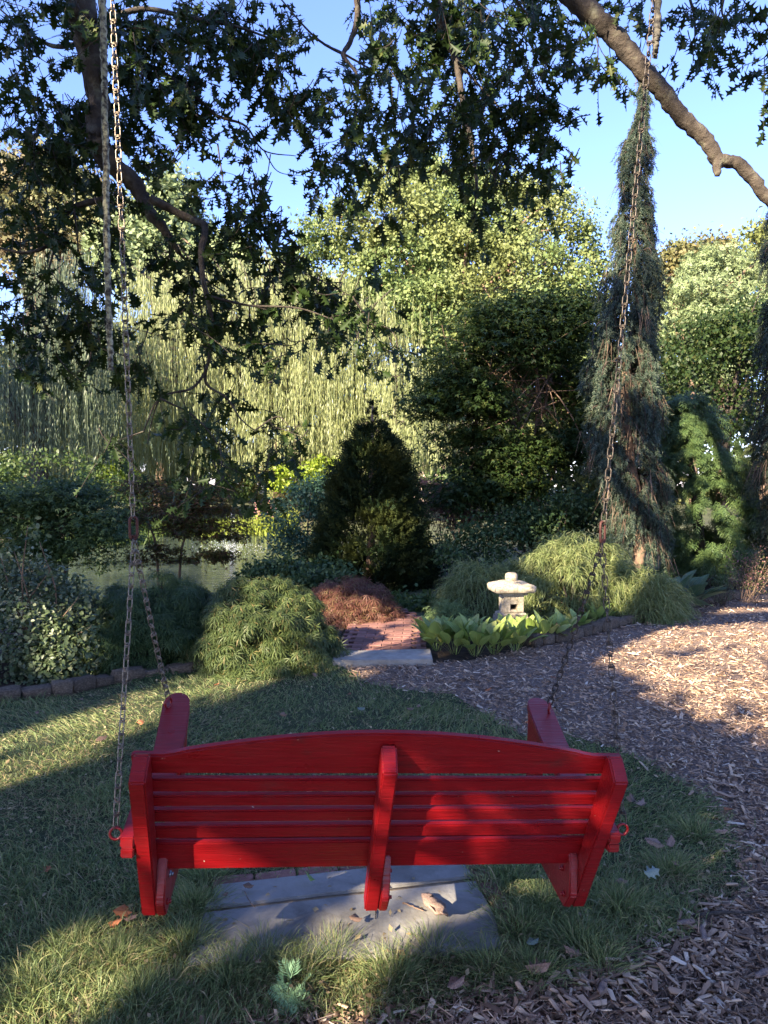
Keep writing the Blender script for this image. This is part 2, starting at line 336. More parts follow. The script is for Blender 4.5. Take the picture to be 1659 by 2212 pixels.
# ------------------------------------------------------------------ leaf templates: x = length, y = width, z = normal
def t_oak():
    s = [(.0, .0), (.18, .05), (.24, .26), (.33, .08), (.42, .11), (.52, .46), (.58, .14), (.68, .13), (.79, .36), (.84, .11), (1.0, 0)]
    V = []; 
    for x, y in s: V.append((x, y, .22 * y - .10 * x * x))
    n_ = len(s)
    for x, y in s[1:-1]: V.append((x, -y, .22 * y - .10 * x * x))
    sp = list(range(n_)); lo = [0] + list(range(n_, n_ + n_ - 2)) + [n_ - 1]
    return (np.array(V, float), [np.array([sp[::-1]]), np.array([lo])])
def t_diamond(wd=.5, cup=.1):
    return (np.array([(0, 0, 0), (.45, wd / 2, cup), (1, 0, 0), (.45, -wd / 2, cup)], float), [np.array([[0, 3, 2, 1]])])
def t_tri(wd=.9): return (np.array([(0, 0, 0), (.5, wd / 2, .1), (1, -wd * .15, 0), (.35, -wd / 2, .05)][:3], float) , [np.array([[0, 2, 1]])])
def t_oval():
    return (np.array([(0, 0, 0), (.3, .28, .06), (.7, .25, .04), (1, 0, -.08), (.7, -.25, .04), (.3, -.28, .06), (.5, 0, 0)], float),
            [np.array([[0, 6, 2, 1], [6, 3, 2, 6]])[:1], np.array([[6, 3, 2], [0, 5, 6], [5, 4, 6], [4, 3, 6]])])
def t_star(k=5, spread=2.3, wd=.17, droop=.25, seed=0):
    r = np.random.default_rng(seed); V = []; Fc = []
    for i, a in enumerate(np.linspace(-spread / 2, spread / 2, k)):
        L = 1 - .35 * abs(a) / (spread / 2) + r.uniform(-.08, .08); c, s_ = math.cos(a), math.sin(a)
        b = len(V)
        V += [(0, 0, 0), (L * .5 * c - wd * s_ * .5, L * .5 * s_ + wd * c * .5, .03), (L * c, L * s_, -droop * L * L), (L * .5 * c + wd * s_ * .5, L * .5 * s_ - wd * c * .5, .03)]
        Fc.append([b, b + 3, b + 2, b + 1])
    return (np.array(V, float), [np.array(Fc)])
def t_spray(k=9, wd=.07, seed=0, ang=.8):
    """a flat twig of side shoots"""
    r = np.random.default_rng(seed); V = []; Fc = []
    for i in range(k):
        x = .08 + .8 * i / k; sgn = 1 if i % 2 else -1; L = (.55 - .38 * i / k) * r.uniform(.8, 1.2); a = sgn * (ang + r.uniform(-.15, .15))
        c, s_ = math.cos(a), math.sin(a); b = len(V)
        V += [(x, 0, 0), (x + L * .5 * c - wd * s_ * .5, L * .5 * s_ + wd * c * .5, .02), (x + L * c, L * s_, -.12 * L - .1 * x), (x + L * .5 * c + wd * s_ * .5, L * .5 * s_ - wd * c * .5, .02)]
        Fc.append([b, b + 3, b + 2, b + 1])
    b = len(V); V += [(0, wd / 3, 0), (0, -wd / 3, 0), (1, 0, -.12)]
    return (np.array(V, float), [np.array(Fc), np.array([[b, b + 1, b + 2]])])
def t_needles(k=22, ln=.32, wd=.035, seed=0):
    r = np.random.default_rng(seed); V = []; Fc = []
    for i in range(k):
        x = i / k * .9; a = r.uniform(0, 2 * PI); d = np.array([.75, math.cos(a) * .65, math.sin(a) * .65]); d /= np.linalg.norm(d)
        s_ = np.cross(d, [0, math.sin(a), -math.cos(a)]); s_ /= np.linalg.norm(s_) + 1e-9; p = np.array([x, 0, 0]); b = len(V)
        V += [p + s_ * wd / 2, p - s_ * wd / 2, p + d * ln]; Fc.append([b, b + 1, b + 2])
    b = len(V); V += [(0, .02, 0), (0, -.02, 0), (1, 0, 0)]; Fc.append([b, b + 1, b + 2])
    return (np.array(V, float), [np.array(Fc)])

def leaf_block(tmpl, P, size, outward=None, up=0.5, hang=0.0, rnd=0.8):
    m = len(P); D = rdir(m) * rnd; N = rdir(m) * rnd
    if outward is not None: D = D + outward * .35; N = N + outward * .95
    D[:, 2] -= hang; N[:, 2] += up
    return scatter(tmpl, P, frames(unit(D), unit(N)), size)
def lobes_points(lobes, n, clumps, cr, shell=(.72, 1.0), zmin=None, zs=.6):
    lobes = np.asarray(lobes, float); wgt = (lobes[:, 3] * lobes[:, 4] * lobes[:, 5]) ** (2 / 3); wgt /= wgt.sum()
    li = rng.choice(len(lobes), clumps, p=wgt); d = rdir(clumps)
    d[:, 2] = np.where(d[:, 2] < -.5, -d[:, 2], d[:, 2])
    Cc = lobes[li, :3] + d * lobes[li, 3:6] * rng.uniform(*shell, (clumps, 1))
    ci = rng.integers(0, clumps, n); sz = rng.uniform(.5, 1.3, clumps)
    g = rng.normal(size=(n, 3)) * np.array([1, 1, zs]) * (cr * sz[ci])[:, None]
    P = Cc[ci] + g; out = unit(d[ci] * .6 + unit(g) * .8)
    return P, out

# ------------------------------------------------------------------ where the photograph shows sunlight: gaps cut in the unseen crown
def gp(L): return np.array([gnd(u, v)[:2] for u, v in L])
LIT_POLY = [gp(p) for p in (
    [(-250, 1640), (0, 1612), (150, 1556), (330, 1488), (520, 1440), (640, 1425), (700, 1425), (640, 1452), (590, 1480), (480, 1500), (430, 1535), (330, 1560), (290, 1590), (130, 1665), (0, 1705), (-250, 1800)],
    [(1225, 1400), (1330, 1368), (1480, 1325), (1659, 1288), (1850, 1260), (2000, 1600), (1659, 1610), (1560, 1560), (1440, 1530), (1370, 1470), (1320, 1430)],
    [(735, 1452), (760, 1440), (900, 1440), (870, 1465), (800, 1490)],
    [(640, 2050), (760, 2020), (860, 2050), (870, 2140), (800, 2180), (680, 2170)],
    [(870, 1868), (1000, 1868), (1010, 1905), (960, 1990), (850, 1940)],
    [(0, 2080), (130, 2010), (220, 2040), (300, 2100), (260, 2200), (60, 2260), (-60, 2200)],
    [(300, 1960), (400, 1930), (430, 2010), (330, 2090)],
    [(760, 1360), (850, 1356), (890, 1400), (790, 1408)],
    [(925, 1350), (1060, 1340), (1170, 1350), (1180, 1400), (1060, 1430), (930, 1420)],
    [(1280, 1320), (1370, 1310), (1400, 1345), (1310, 1370)],
)]
LIT_SPH = [(at(u, v, Y), r) for u, v, Y, r in (
    (1110, 1300, 8.0, .20), (1100, 1265, 8.0, .22), (960, 1380, 7.2, .16), (1040, 1385, 7.2, .2), (1110, 1375, 7.2, .2),
    (1215, 1200, 9.0, .42), (1300, 1230, 9.0, .42), (1400, 1290, 8.6, .36), (970, 1310, 8, .2),
    (480, 1330, 6.0, .22), (530, 1380, 6.0, .22), (450, 1400, 5.9, .12), (1330, 1340, 7.9, .2),
    (1330, 820, 11, .28), (1400, 830, 11, .25), (1300, 900, 11, .25), (1360, 1010, 11, .3), (1350, 1120, 11, .3), (1400, 1180, 11, .3), (1330, 520, 11, .3),
    (1590, 1020, 12, .5), (1610, 1080, 12, .4), (1500, 1150, 11.6, .4), (1560, 1180, 11.6, .3), (1460, 950, 12, .25),
    (1155, 1060, 13, .32), (1190, 1010, 13, .22), (1090, 920, 13, .2), (820, 1115, 11.2, .25), (770, 1180, 11.2, .18), (790, 960, 11.5, .14),
    (800, 1330, 8.4, .22), (700, 1300, 8.4, .12), (1050, 270, 6, .2), (1230, 250, 6, .25), (1300, 180, 6, .25), (1180, 200, 6, .15), (400, 270, 6, .15),
    (80, 1400, 5.8, .16), (30, 1300, 5.8, .12), (100, 960, 26, 1.6), (1600, 380, 5, .2), (1480, 280, 5, .15), (1300, 60, 5, .15),
    (900, 1700, 2.1, .04), (1005, 1700, 2.1, .05), (980, 1740, 2.1, .05), (930, 1740, 2.1, .045), (950, 1780, 2.12, .05), (895, 1790, 2.12, .05), (930, 1820, 2.14, .05), (880, 1845, 2.15, .05), (1330, 1690, 2.1, .04), (310, 1790, 2.0, .05), (330, 1930, 2.15, .05), (260, 1800, 2.0, .03), (470, 1845, 2.15, .05), (545, 1860, 2.15, .03), (1330, 1740, 2.1, .035), (800, 1930, 2.3, .04), (235, 300, 2.5, .25), (240, 60, 2.5, .2),
)]
def carve(P, size, keep=0.02):
    q = P + LD * (P[:, 2] / -LD[2])[:, None]
    kill = np.zeros(len(P), bool)
    for pl in LIT_POLY:
        for ox, oy in ((0, 0), (.16, 0), (-.16, 0), (0, .2), (0, -.2)): kill |= inpoly(q + [ox, oy, 0] if size > 0 else q, pl)
    for c, r in LIT_SPH:
        d = P - c; t = d @ LD; perp = np.linalg.norm(d - t[:, None] * LD, axis=1); kill |= (perp < r + (.15 if size > 0 else 0)) & (t < 0)
    return ~kill | (rng.random(len(P)) < keep)

# ================================================================== SETTING
def pond_e(x, y): return np.sqrt(((x + 9) / 9.0) ** 2 + ((y - 23.5) / 10.8) ** 2)
def height(x, y):
    e = pond_e(x, y); t = np.clip((e - .96) / (.26 + .22 * np.clip((20 - y) / 6, 0, 1)), 0, 1); t = t * t * (3 - 2 * t)
    far = np.clip((y - 36) / 60, 0, 1) * 1.2
    return -1.15 + t * 1.12 + far * (t > .5)
def gz(x, y): return float(height(np.array(x), np.array(y)))
ax = np.unique(np.concatenate([np.arange(-32, 32.1, .5), np.geomspace(34, 900, 14), -np.geomspace(34, 900, 14)]))
ay = np.unique(np.concatenate([np.arange(-12, 50.1, .5), np.geomspace(52, 1000, 14), -np.geomspace(14, 900, 12)]))
X, Y = np.meshgrid(ax, ay); Z = height(X, Y) + .02 * np.where(pond_e(X, Y) > 1.3, vnoise(np.stack([X.ravel(), Y.ravel()], 1), 1.1, 3).reshape(X.shape), 0) * (Y > 12)
V = np.stack([X, Y, Z], -1).reshape(-1, 3); nx = len(ax); i = np.arange(len(ay) - 1)[:, None] * nx + np.arange(nx - 1)[None]
Fq = np.stack([i, i + 1, i + nx + 1, i + nx], -1).reshape(-1, 4)
terrain = link('ground', mesh_blocks('ground', [(V, [Fq])], True), mat=M['terrain'], kind='structure')

th = np.linspace(0, 2 * PI, 97)[:-1]
Vw = np.stack([-9 + 11.6 * np.cos(th), 23.5 + 13.9 * np.sin(th), np.full(96, -.70)], 1)
pond = link('pond_water', mesh_blocks('pond_water', [(Vw, [np.arange(96)[None]])]), mat=M['water'], kind='structure')

def sheet(name, pts, z, mat):
    P = np.array([[x, y, z] for x, y in pts]); me = bpy.data.meshes.new(name)
    bm = bmesh.new(); vs = [bm.verts.new(p) for p in P]; f = bm.faces.new(vs)
    if f.normal.z < 0: bmesh.ops.reverse_faces(bm, faces=[f])
    bm.normal_update()
    if f.normal.z < 0: f.normal_flip()
    bmesh.ops.triangulate(bm, faces=bm.faces[:]); bm.to_mesh(me); bm.free()
    return link(name, me, mat=mat, kind='structure')
# near ground sheets (world outlines)
lawn_edge_r = [(745, 1443), (800, 1478), (880, 1490), (980, 1500), (1050, 1545), (1130, 1590), (1240, 1592), (1330, 1615), (1440, 1670), (1530, 1730), (1580, 1800), (1605, 1870), (1590, 1930), (1500, 1965), (1500, 2005), (1400, 2040), (1280, 2090), (1150, 2125), (1000, 2158), (900, 2195), (780, 2200), (640, 2190), (480, 2225), (400, 2290)]
stone_line_l = [(-420, 1610), (-200, 1560), (0, 1517), (150, 1500), (240, 1478), (350, 1462), (450, 1450), (560, 1438), (650, 1420), (715, 1412)]
LAWN = gp(stone_line_l + lawn_edge_r + [(-700, 2290)])
lawn_poly = np.vstack([gp(stone_line_l), gp(lawn_edge_r), np.array([[-.7, .6], [-5.5, .6], [-5.5, 4.2]])])
LAWN = lawn_poly
lawn = sheet('lawn', lawn_poly, 0.0, M['turf'])
bed_edge_r = [(935, 1430), (1000, 1428), (1080, 1412), (1150, 1398), (1220, 1386), (1290, 1368), (1350, 1350), (1420, 1332), (1500, 1312), (1580, 1295), (1659, 1280), (1850, 1250)]
mulch_poly = np.vstack([gp(lawn_edge_r)[::-1], gp([(715, 1443)]), gp(bed_edge_r), np.array([[12, 8], [12, -3], [-.7, -3]]), np.array([[-.7, .6]])])
MULCH = mulch_poly
mulch = sheet('mulch_path', mulch_poly, -.006, M['mulch'])
# soft soil of the planting beds
bed_r = np.vstack([gp(bed_edge_r), np.array([[12, 9.0], [12, 14], [2, 14], [.6, 9.5]]), gp([(925, 1350)])])
sheet('right_planting_bed', bed_r, -.012, M['soil'])
bed_l = np.vstack([gp(stone_line_l)[::-1], np.array([[-7, 6.2], [-7, 8.0], [-3, 8.4], [-1.2, 9.4], [-.3, 9.6]]), gp([(745, 1352)])])
sheet('left_planting_bed', bed_l, -.012, M['soil'])

# ------------------------------------------------------------------ pieces helper: rough stone block
def rock_mesh(name, sx, sy, sz, seed, rough=.12, sub=2):
    r = np.random.default_rng(seed); bm = bmesh.new(); bmesh.ops.create_cube(bm, size=1)
    bmesh.ops.subdivide_edges(bm, edges=bm.edges[:], cuts=sub, use_grid_fill=True)
    for v in bm.verts:
        c = np.array(v.co); n_ = c / np.linalg.norm(c); c = c * .62 + n_ * .5 * .42
        c = c * (1 + rough * math.sin(c[0] * 5 + seed) * math.cos(c[1] * 6 + seed * 2)) + r.normal(size=3) * rough * .16
        v.co = c * [sx, sy, sz]
    me = bpy.data.meshes.new(name); bm.to_mesh(me); bm.free()
    me.polygons.foreach_set('use_smooth', np.ones(len(me.polygons), dtype=bool)); return me
rocks = [rock_mesh('rock%d' % k, 1.08, 1, 1, k * 3 + 1) for k in range(6)]
def stone_row(name, line, label, w_, h_, d_, z0=0.0, off=.05):
    P = [gnd(u, v) for u, v in line]; root = empty(name, P[0], label, 'edging')
    seg = np.array(P); L = np.concatenate([[0], np.cumsum(np.linalg.norm(np.diff(seg, axis=0), axis=1))]); s = 0
    while s < L[-1] - .05:
        wd = w_ * random.uniform(.75, 1.3); c = s + wd / 2
        x = np.interp(c, L, seg[:, 0]); y = np.interp(c, L, seg[:, 1]); x2 = np.interp(c + .05, L, seg[:, 0]); y2 = np.interp(c + .05, L, seg[:, 1])
        a = math.atan2(y2 - y, x2 - x); hh = h_ * random.uniform(.75, 1.15)
        ro = link('stone', random.choice(rocks), root, M['stone'], loc=(x - off * math.sin(a), y + off * math.cos(a), z0 + hh * .36), rot=(random.uniform(-.06, .06), random.uniform(-.06, .06), a), scale=(wd * .97, d_, hh))
        s += wd
    return root
stone_row('stone_edging', stone_line_l[1:-1], 'low row of rough brown stones edging the left shrub bed behind the lawn', .20, .11, .14)
stone_row('stone_edging', bed_edge_r[3:], 'low row of brown stones between the wood chip path and the right bed', .20, .13, .14)

# ------------------------------------------------------------------ step slab + brick path
a_, b_ = gnd(716, 1440), gnd(935, 1437); c_, d_ = gnd(930, 1413), gnd(722, 1418)
me = mesh_blocks('threshold_slab', [prism([a_[:2], b_[:2], c_[:2], d_[:2]], (1, 0, 0), (0, 1, 0), (0, 0, 1), -.02, .055)]); bevel_mesh(me, .008)
ts = link('threshold_slab', me, mat=M['concrete']); tag(ts, 'pale stone step slab between the wood chips and the brick path', 'step')
path_c = [gnd(822, 1412), gnd(828, 1385), gnd(835, 1355), gnd(830, 1335), gnd(780, 1318), gnd(690, 1300)]
pc = smooth_path(path_c, 24); brick_me = bevel_mesh(mesh_blocks('brick', [box(0, 0, 0, .196, .092, .05)]), .006, 1)
wid = .92
tn = unit(np.gradient(pc, axis=0)); lp = pc[:, :2] + np.stack([-tn[:, 1], tn[:, 0]], 1) * wid / 2; rp = pc[:, :2] - np.stack([-tn[:, 1], tn[:, 0]], 1) * wid / 2
bpath = sheet('brick_path', np.vstack([lp, rp[::-1]]), .004, M['soil'])
Ls = np.concatenate([[0], np.cumsum(np.linalg.norm(np.diff(pc, axis=0), axis=1))]); s = .05; row = 0; nb = 0
while s < Ls[-1] and nb < 290:
    cx = np.interp(s, Ls, pc[:, 0]); cy = np.interp(s, Ls, pc[:, 1]); tx = np.interp(s, Ls, tn[:, 0]); ty = np.interp(s, Ls, tn[:, 1]); a = math.atan2(ty, tx) - PI / 2
    for k in range(5 if row % 2 else 4):
        o = (k - (2 if row % 2 else 1.5)) * .2
        if row % 2 and k in (0, 4): sx_ = .5; o = (-.40 - .002 if k == 0 else .402) + (.052 if k == 0 else -.052) * 0
        else: sx_ = 1
        link('brick', brick_me, bpath, M['brick'], loc=(cx + o * math.cos(a), cy + o * math.sin(a), .006 + random.uniform(-.003, .004)), rot=(random.uniform(-.02, .02), random.uniform(-.02, .02), a + random.uniform(-.02, .02)), scale=(sx_, 1, 1)); nb += 1
    s += .101; row += 1

# ------------------------------------------------------------------ bluestone pad
pad = empty('stone_pad', gnd(740, 1960), 'grey bluestone pad of two slabs set in the grass under the swing', 'paving')
def slab(pts, top):
    P = [gnd(u, v)[:2] for u, v in pts]
    me = mesh_blocks('slab', [prism(P, (1, 0, 0), (0, 1, 0), (0, 0, 1), -.03, top)]); bevel_mesh(me, .004); return link('slab', me, pad, M['bluestone'])
slab([(440, 1974), (1022, 1904), (998, 1862), (470, 1922)], .024)
slab([(400, 2095), (1085, 2062), (1068, 1984), (1028, 1912), (441, 1981)], .020)
P = [gnd(u, v)[:2] for u, v in [(441, 1981), (1028, 1912), (1022, 1904), (440, 1974)]]
link('joint_strip', mesh_blocks('joint_strip', [prism(P, (1, 0, 0), (0, 1, 0), (0, 0, 1), -.02, .012)]), pad, M['joint'])
for (p, q, k) in (((455, 1915), (990, 1857), 6), ((1018, 1872), (1120, 2010), 3)):
    A = gnd(*p); B = gnd(*q)
    for j in range(k):
        c = A + (B - A) * (j + .5) / k; a = math.atan2(B[1] - A[1], B[0] - A[0])
        link('brick', brick_me, pad, M['brick'], loc=(c[0], c[1], -.006), rot=(random.uniform(-.05, .05), random.uniform(-.04, .04), a), scale=(np.linalg.norm(B - A) / k / .2 * .97, .85, 1))

# ================================================================== BENCH
al = .4554; W_ = .70
bench = empty('porch_swing', (0.0141, 2.0039, .7985), 'glossy red wooden swing bench seen from behind, hanging on chains', 'swing', rot=(0, .0484, .1147))
off = Matrix.Translation((0, .26, -.53))
Rm = Matrix.Rotation(.1147, 4, 'Z') @ Matrix.Rotation(.0484, 4, 'Y')
bench.location = Vector((0.0141, 2.0039, .7985)) + (Rm @ Vector((0, .26, -.53)))
BO = np.array([0, .26, -.53])
Sd = np.array([0, math.sin(al), -math.cos(al)]); Nd = np.array([0, math.cos(al), math.sin(al)]); Xd = np.array([1., 0, 0])
def bpart(name, blocks, bev=.004, mat='red', parent=None, smooth=False):
    blocks = [(V - BO, F) for V, F in blocks]
    me = mesh_blocks(name, blocks, smooth)
    if bev: bevel_mesh(me, bev)
    return link(name, me, parent or bench, M[mat], world=False)
def bw(X, Y, Z):     # bench local -> world
    return np.array(Vector((0.0141, 2.0039, .7985)) + Rm @ Vector((X, Y, Z)))
for xc, top in ((-W_, 0), (0, .038), (W_, 0)):
    hw = .023
    prof = [(-top, 0), (-top - .032, .072), (-top - .024, .088), (.585, .050), (.592, 0)]
    bpart('post', [prism(prof, Sd, Nd, Xd, xc - hw, xc + hw)], .005)
# crest rail with a curved top
xs = np.linspace(-.735, .735, 49)
def crest(x):
    t = min(1, max(0, (.65 - abs(x)) / .65)); return -.012 - .090 * (math.sin(PI / 2 * t) ** .92 if t > .08 else math.sin(PI / 2 * .08) ** .92 * (t / .08) ** 2)
lowc = .063
prof = [(x, crest(x)) for x in xs] + [(.735, lowc), (-.735, lowc)]
bpart('crest_rail', [prism(prof, Xd, Sd, Nd, .089, .112)], .005)
def slat(s0, s1, n0):
    bpart('back_slat', [prism([(-.725, s0), (.725, s0), (.725, s1), (-.725, s1)], Xd, Sd, Nd, n0, n0 + .022)], .005)
for s0, s1 in ((.082, .135), (.148, .193), (.208, .258), (.274, .327)): slat(s0, s1, .0895 - .055 * s0)
slat(.341, .463, .068)
# seat: three stringers and the slats on them
sl = math.radians(6)
for xc, sg in ((-W_, 1), (0, 1), (W_, -1)):
    x0 = xc + sg * .0235; x1 = x0 + sg * .028
    prof = [(.255, -.535), (.80, -.535 + .545 * math.tan(sl)), (.82, -.46 + .545 * math.tan(sl)), (.34, -.445), (.33, -.36), (.25, -.36), (.225, -.46)]
    prof = [(.262, -.532), (.80, -.475), (.815, -.395), (.36, -.425), (.262, -.30), (.225, -.36), (.215, -.47)]
    lo, hi = min(x0, x1), max(x0, x1)
    st = bpart('seat_stringer', [prism(prof, (0, 1, 0), (0, 0, 1), Xd, lo, hi)], .004)
    for (yy, zz) in ((.262, -.485), (.285, -.41)):
        xb = hi if sg > 0 else lo
        nut = [tube([(xb, yy, zz), (xb + sg * .006, yy, zz)], .010, 10), tube([(xb + sg * .006, yy, zz), (xb + sg * .013, yy, zz)], .006, 6)]
        nut = [(V - BO, F) for V, F in nut]; link('bolt', mesh_blocks('bolt', nut), st, M['steel' if (xc < 0 and zz > -.45) else 'red'], world=False)
for k in range(5):
    y0 = .40 + k * .083; z0 = -.425 + (y0 - .36) * .066 + .002
    bpart('seat_slat', [box(0, y0 + .035, z0 + .016, 1.44, .07, .020)], .004)
# arms: planks that rise to the front, curved in plan
for sg in (-1, 1):
    inn = [(.112, .7245), (.245, .7245), (.25, .668), (.40, .660), (.50, .658), (.62, .662), (.72, .670), (.80, .678), (.85, .687), (.878, .700)]; out_ = [(.893, .725), (.890, .752), (.868, .774), (.82, .783), (.74, .776), (.6, .763), (.5, .758), (.3, .765), (.112, .764)]
    def arm_path(sgn): return np.array([(x, y) for y, x in inn]), smooth_path(np.array([(x, y, 0) for y, x in out_]), 18)[:, :2]
    A, B = arm_path(sg); pl = np.vstack([A, B])
    zt = lambda y: -.207 + (y - .116) * (.197 / .763)
    top = np.array([(sg * x, y, zt(y)) for x, y in pl]); bot = top - [0, 0, .032]; n_ = len(pl); i = np.arange(n_); j = (i + 1) % n_
    arm = bpart('armrest', [(np.vstack([top, bot]), [np.stack([i, j, j + n_, i + n_], -1), np.array([list(range(n_)), list(range(n_, 2 * n_))[::-1]])])], .004)
    # rear block below the arm, front stile
    bpart('arm_block', [box(sg * .744, .152, -.2565, .038, .07, .030)], .004)
    bpart('arm_support', [prism([(.74, -.49), (.82, -.485), (.84, zt(.84) - .034), (.70, zt(.70) - .034)], (0, 1, 0), (0, 0, 1), Xd, sg * .705 - .017, sg * .705 + .017)], .004)
    def ring(c, r, rr, ax0, ax1, n_=20):
        t = np.linspace(0, 2 * PI, n_ + 1)[:-1]; pts = np.array([np.array(c) + r * (math.cos(q) * np.array(ax0) + math.sin(q) * np.array(ax1)) for q in t])
        nrm = np.cross(ax0, ax1); V = []; Fc = []
        for k, q in enumerate(t):
            rad = math.cos(q) * np.array(ax0) + math.sin(q) * np.array(ax1)
            for s_ in range(8): V.append(pts[k] + rr * (math.cos(s_ * PI / 4) * rad + math.sin(s_ * PI / 4) * nrm))
        for k in range(n_):
            for s_ in range(8): Fc.append([k * 8 + s_, ((k + 1) % n_) * 8 + s_, ((k + 1) % n_) * 8 + (s_ + 1) % 8, k * 8 + (s_ + 1) % 8])
        return (np.array(V), [np.array(Fc)])
    bpart('eye_bolt', [ring((sg * .785, .150, -.212), .0175, .0042, (1, 0, 0), (0, 0, 1)), tube([(sg * .752, .150, -.214), (sg * .768, .150, -.213)], .004, 8)], 0, smooth=True, parent=arm)
    bpart('eye_bolt', [ring((sg * .757, .782, zt(.782) + .020), .018, .0045, (.5, .85, 0), (0, 0, 1)), tube([(sg * .757, .782, zt(.782) - .02), (sg * .757, .782, zt(.782) + .008)], .005, 8)], 0, smooth=True, parent=arm)
REAR = {s_: bw(s_ * .787, .150, -.193) for s_ in (-1, 1)}; FRONT = {s_: bw(s_ * .757, .782, .036 + -.207 + .666 * .258) for s_ in (-1, 1)}

# ------------------------------------------------------------------ chains
def link_mesh(name, L=.0455, Wd=.0185, r=.0020):
    pts = []; h = L / 2 - Wd / 2
    for k in range(9): a = PI * k / 8; pts.append((Wd / 2 * math.cos(a), 0, h + Wd / 2 * math.sin(a)))
    for k in range(9): a = PI + PI * k / 8; pts.append((Wd / 2 * math.cos(a), 0, -h + Wd / 2 * math.sin(a)))
    P = np.array(pts); n_ = len(P); tn_ = unit(np.roll(P, -1, 0) - np.roll(P, 1, 0)); s_ = np.tile([0., 1, 0], (n_, 1)); t_ = np.cross(tn_, s_)
    a = np.arange(6) * PI / 3; V = (P[:, None] + r * (np.cos(a)[None, :, None] * s_[:, None] + np.sin(a)[None, :, None] * t_[:, None])).reshape(-1, 3)
    Fc = [[k * 6 + j, ((k + 1) % n_) * 6 + j, ((k + 1) % n_) * 6 + (j + 1) % 6, k * 6 + (j + 1) % 6] for k in range(n_) for j in range(6)]
    bl = [(V, [np.array(Fc)])]
    for dz in (0, .0042):        # the twisted collar of a double loop link
        t = np.linspace(0, 2 * PI, 13); bl.append(tube(np.stack([.0105 * np.cos(t), .0045 * np.sin(t), np.full(13, -L / 2 + .008 + dz) + .001 * np.sin(t)], 1), .0017, 5, cap=False))
    me = mesh_blocks(name, bl, True); return me
lm = link_mesh('chain_link'); lmd = lm.copy(); lm.materials.append(M['chain']); lmd.materials.append(M['chain_dark'])
rl = link_mesh('connector_link', .075, .024, .0048); rl.materials.append(M['rust'])
def run_links(root, A, B, me, sag=0.0, phase=0, pitch=.0385):
    A = np.array(A); B = np.array(B); L = np.linalg.norm(B - A); n_ = max(1, int(round(L / pitch)))
    for k in range(n_):
        t = (k + .5) / n_; p = A + (B - A) * t; p[2] -= sag * 4 * t * (1 - t)
        d = (B - A) / L; d = d + np.array([0, 0, -sag * 4 * (1 - 2 * t) / L]); q = Vector(d).to_track_quat('Z', 'Y')
        spin = (k + phase) % 2 * PI / 2 + .5 + random.uniform(-.22, .22)
        o = link('chain_link', me, root, None, loc=p); o.rotation_mode = 'QUATERNION'
        from mathutils import Quaternion
        o.rotation_quaternion = q @ Quaternion((0, 0, 1), spin)
def chain(side, ju, jv, jY, tu, tv, tY, me, label):
    J = at(ju, jv, jY); T = at(tu, tv, tY); d = unit(T - J); top = J + d * ((4.72 - J[2]) / d[2])
    root = empty('swing_chain', REAR[side], label, 'chain')
    conn = link('connector_link', rl, root, None, loc=J + d * .03); conn.rotation_euler = (0, 0, .6)
    run_links(root, J + d * .062, top, me)
    run_links(root, J - [0, 0, .01], REAR[side], me, .0, 1)
    run_links(root, J - [0, 0, .01], FRONT[side], me, .015, 1)
    return top
topL = chain(-1, 289, 1160, 2.36, 243, 0, 2.42, lm, 'left brassy chain that splits into two runs to the left armrest')
topR = chain(1, 1300, 1168, 2.50, 1412, 0, 2.55, lmd, 'right darker chain that splits into two runs to the right armrest')

# ------------------------------------------------------------------ old ropes
def rope(pts, r0, r1, mat, label):
    P = smooth_path(pts, 120); P += rng.normal(size=P.shape) * .0012
    me = mesh_blocks('hanging_rope', [tube(P, np.linspace(r0, r1, 120) * (1 + .08 * rng.normal(size=120)), 12, .10)], True)
    o = link('hanging_rope', me, mat=mat); tag(o, label, 'rope', 'old ropes hanging beside the chains')
tL = at(221, 0, 2.75); tR = at(1421, 0, 2.75)
rope([tL + (tL - at(229, 300, 2.75)) * 1.25, tL, at(226, 200, 2.75), at(230, 480, 2.75), at(236, 700, 2.75), at(239, 800, 2.75)], .0135, .0105, M['rope'], 'long thick lichen crusted rope hanging beside the left chain')
rope([tR + [.01, 0, 1.4], tR, at(1419, 60, 2.75), at(1415, 122, 2.75)], .0125, .011, M['rope_dark'], 'short dark rope end hanging beside the top of the right chain')

